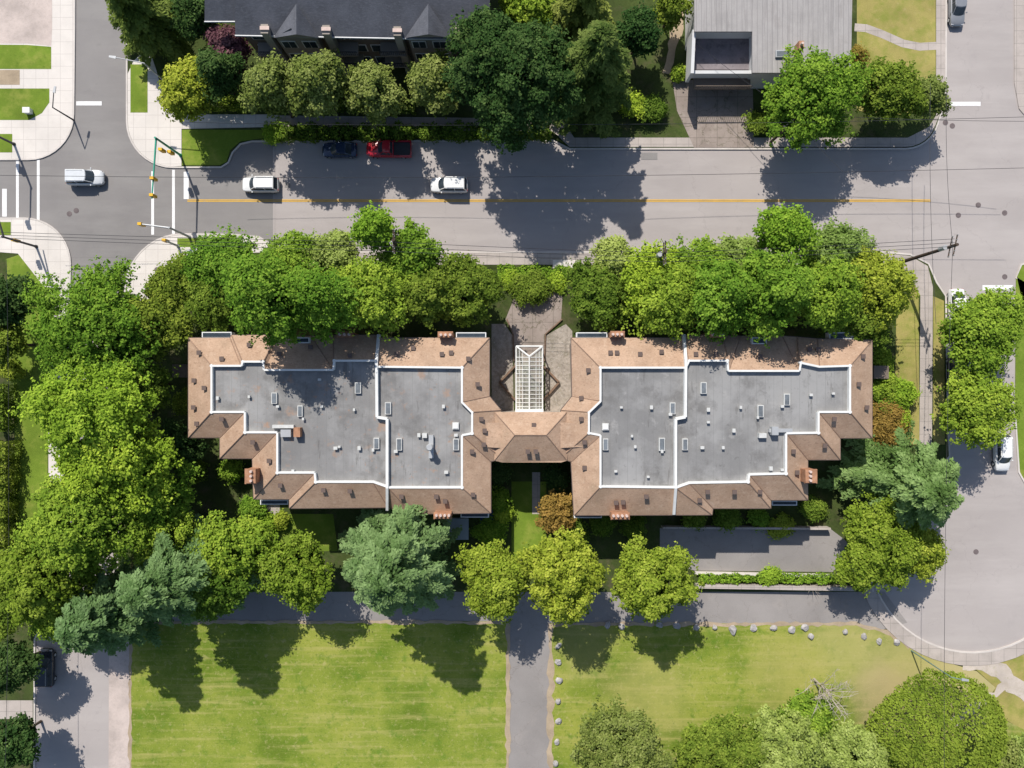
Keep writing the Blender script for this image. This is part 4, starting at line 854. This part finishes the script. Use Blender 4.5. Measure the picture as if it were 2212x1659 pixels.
def upole(base,h,label,cross=1.2,ang=0.4,rr=.19):
    b=Gp(*base); r=empty('utility_pole',(b.x,b.y,.1),label,'utility pole','wooden utility poles'); top=b+Vector((0,0,h))
    MB().tube(b,top,rr,rr*.72,10).build('pole','wood',r)
    d=Vector((math.cos(ang),math.sin(ang),0))*cross
    for k,z in enumerate((.4,1.3)):
        c=top-Vector((0,0,z)); ca=MB().tube(c-d,c+d,.08,.08,6).build('crossarm','wood',r)
        for s in (-1,-.55,.55,1): MB().tube(c+d*s*.95,c+d*s*.95+Vector((0,0,.25)),.07,.04,6).build('insulator','grey',ca)
    c=top-Vector((.35,0,2.6)); MB().tube(c,c+Vector((0,0,1.0)),.28,.28,10).build('transformer','grey',r)
    return top
upole((1938,569),12.2,'bare wooden utility pole leaning over the right street corner',1.2,PI/2-.2,.24)
upole((884,562),12.5,'utility pole rising through the trees left of the courtyard',1.3,PI/2)
upole((1393,583),12.5,'utility pole rising through the trees right of the courtyard',1.3,PI/2)
upole((1664,308),8.5,'utility pole in the green tree above the road, upper right',.8,.5)
def wire(a,b,label,sag=.5,r=.025):
    A,B=Vector(P(*a)),Vector(P(*b)); m=MB(); N=14; pr=None
    for i in range(N+1):
        t=i/N; p=A.lerp(B,t)-Vector((0,0,sag*4*t*(1-t)))
        if pr: m.tube(pr,p,r,r,4)
        pr=p
    tag(m.build('overhead_wire','dark'),label,'wire','overhead wires')
wire((400,264,10),(1230,269,10),'upper overhead wire across the street trees, left span')
wire((1230,269,10),(2230,252,10),'upper overhead wire across the street trees, right span')
wire((-40,378,10),(1000,383,10),'overhead wire along the main road above the cars, left span')
wire((1000,383,10),(2240,362,10),'overhead wire along the main road above the cars, right span')
for i,(o,w) in enumerate(((0,'upper'),(10,'middle'),(20,'lower'))):
    wire((-40,500+o*.6,11.5),(848,523+o,12),'%s wire running left from the left utility pole'%w)
    wire((848,523+o,12),(1438,546+o,12),'%s wire between the two tree row utility poles'%w)
    wire((1438,546+o,12),(2062,516+o*.8,12),'%s wire from right tree row pole to the corner pole'%w)
wire((2058,530,11.7),(2045,180,10),'overhead wire rising up the right street, left one'); wire((2058,530,11.7),(2040,1700,11),'overhead wire running down the right street and cul de sac')
wire((2010,180,9),(2022,700,9),'overhead wire down the left side of the right street')
wire((14,560,9),(10,1700,9),'overhead wire down the left edge of the picture')
wire((1716,246,8.3),(1822,372,10),'short service wire from the upper right pole over the road'); wire((1716,246,8.3),(2212,262,9),'service wire from the upper right pole to the right edge')
wire((1716,246,8.3),(1500,90,5),'service wire from the upper right pole to the grey roofed house')
def boulder(px,py,r,label):
    rng=np.random.default_rng(int(px*7+py)); x,y,_=P(px,py,.2)
    import bmesh
    bm=bmesh.new(); bmesh.ops.create_icosphere(bm,subdivisions=3,radius=r)
    sx,sy=.8+.5*rng.random(),.75+.4*rng.random(); pl=[(Vector(rng.normal(size=3)).normalized(),.65+.25*rng.random()) for _ in range(9)]
    for v in bm.verts:
        for n,d in pl:
            t=v.co.dot(n)
            if t>d*r: v.co-=n*(t-d*r)
        v.co.x*=sx; v.co.y*=sy; v.co.z=v.co.z*.75+.12*r; v.co+=Vector(rng.normal(size=3))*.012
    me=bpy.data.meshes.new('boulder'); bm.to_mesh(me); bm.free(); me.materials.append(M['stone'])
    o=bpy.data.objects.new('boulder',me); COL.objects.link(o); o.location=(x,y,.1); o.rotation_euler.z=rng.random()*6; tag(o,label,'boulder','boulders edging the right park lawn')
ordn=['first','second','third','fourth','fifth','sixth','seventh','eighth','ninth','tenth','eleventh','twelfth','thirteenth','fourteenth','fifteenth','sixteenth']
row=[(1312,1350),(1343,1353),(1424,1350),(1462,1352),(1504,1355),(1544,1355),(1583,1361),(1628,1357),(1671,1357),(1711,1361),(1739,1356),(1752,1375),(1826,1365),(1867,1375),(1900,1386),(1937,1388)]
for i,(x,y) in enumerate(row): boulder(x,y,.45 if i!=6 else .62,'%s boulder from the left in the row below the lane'%ordn[i])
for i,(x,y) in enumerate([(1206,1395),(1206,1430),(1208,1470),(1206,1515),(1206,1558),(1203,1603),(1200,1650)]): boulder(x,y,.42,'%s boulder from the top beside the park path'%ordn[i])
m=MB(); p=P(424,550); m.box(p[0]-.5,p[1]-.35,.1,p[0]+.5,p[1]+.35,1.3); m.box(p[0]-.56,p[1]-.4,1.3,p[0]+.56,p[1]+.4,1.38); tag(m.build('utility_cabinet','grey'),'grey utility cabinet on the lower right corner pavement','cabinet')
m=MB(); p=P(66,243); m.box(p[0]-.4,p[1]-.3,.1,p[0]+.4,p[1]+.3,.8); m.box(p[0]-.45,p[1]-.35,.8,p[0]+.45,p[1]+.35,.88); tag(m.build('utility_cabinet','white'),'small white utility cabinet on the upper left verge','cabinet')
for (x0,y0,x1,y1,lab) in ((372,787,404,815,'shaded timber deck left of the building'),(1888,790,1920,818,'shaded timber deck right of the building')):
    m=bb(MB(),x0,y0,x1,y1,.3,3.0); tag(m.build('garden_deck','wall2'),lab,'deck')
# ---------------------------------------------------------------- light & camera
el=math.radians(47); dx,dy=.355,-.935
d=Vector((dx*math.cos(el),dy*math.cos(el),-math.sin(el)))
L=bpy.data.lights.new('sun','SUN'); L.energy=5; L.angle=math.radians(.5); L.color=(1,.95,.87)
lo=bpy.data.objects.new('sun',L); COL.objects.link(lo); lo.rotation_euler=d.to_track_quat('-Z','Y').to_euler()
w=bpy.data.worlds.new('World'); bpy.context.scene.world=w; w.use_nodes=True; nt=w.node_tree
sk=nt.nodes.new('ShaderNodeTexSky'); sk.sky_type='NISHITA'; sk.sun_disc=False; sk.sun_elevation=el; sk.sun_rotation=math.atan2(-dx,-dy)
nt.links.new(sk.outputs[0],nt.nodes['Background'].inputs[0]); nt.nodes['Background'].inputs[1].default_value=.12
cam=bpy.data.cameras.new('camera'); cam.sensor_width=36; cam.lens=36*H/(2212/S); cam.clip_end=6000; cam.clip_start=1
co=bpy.data.objects.new('camera',cam); COL.objects.link(co); co.location=(0,0,H); co.rotation_euler=(0,0,0)
sc=bpy.context.scene; sc.camera=co
sc.view_settings.view_transform='Standard'; sc.view_settings.look='None'; sc.view_settings.exposure=0
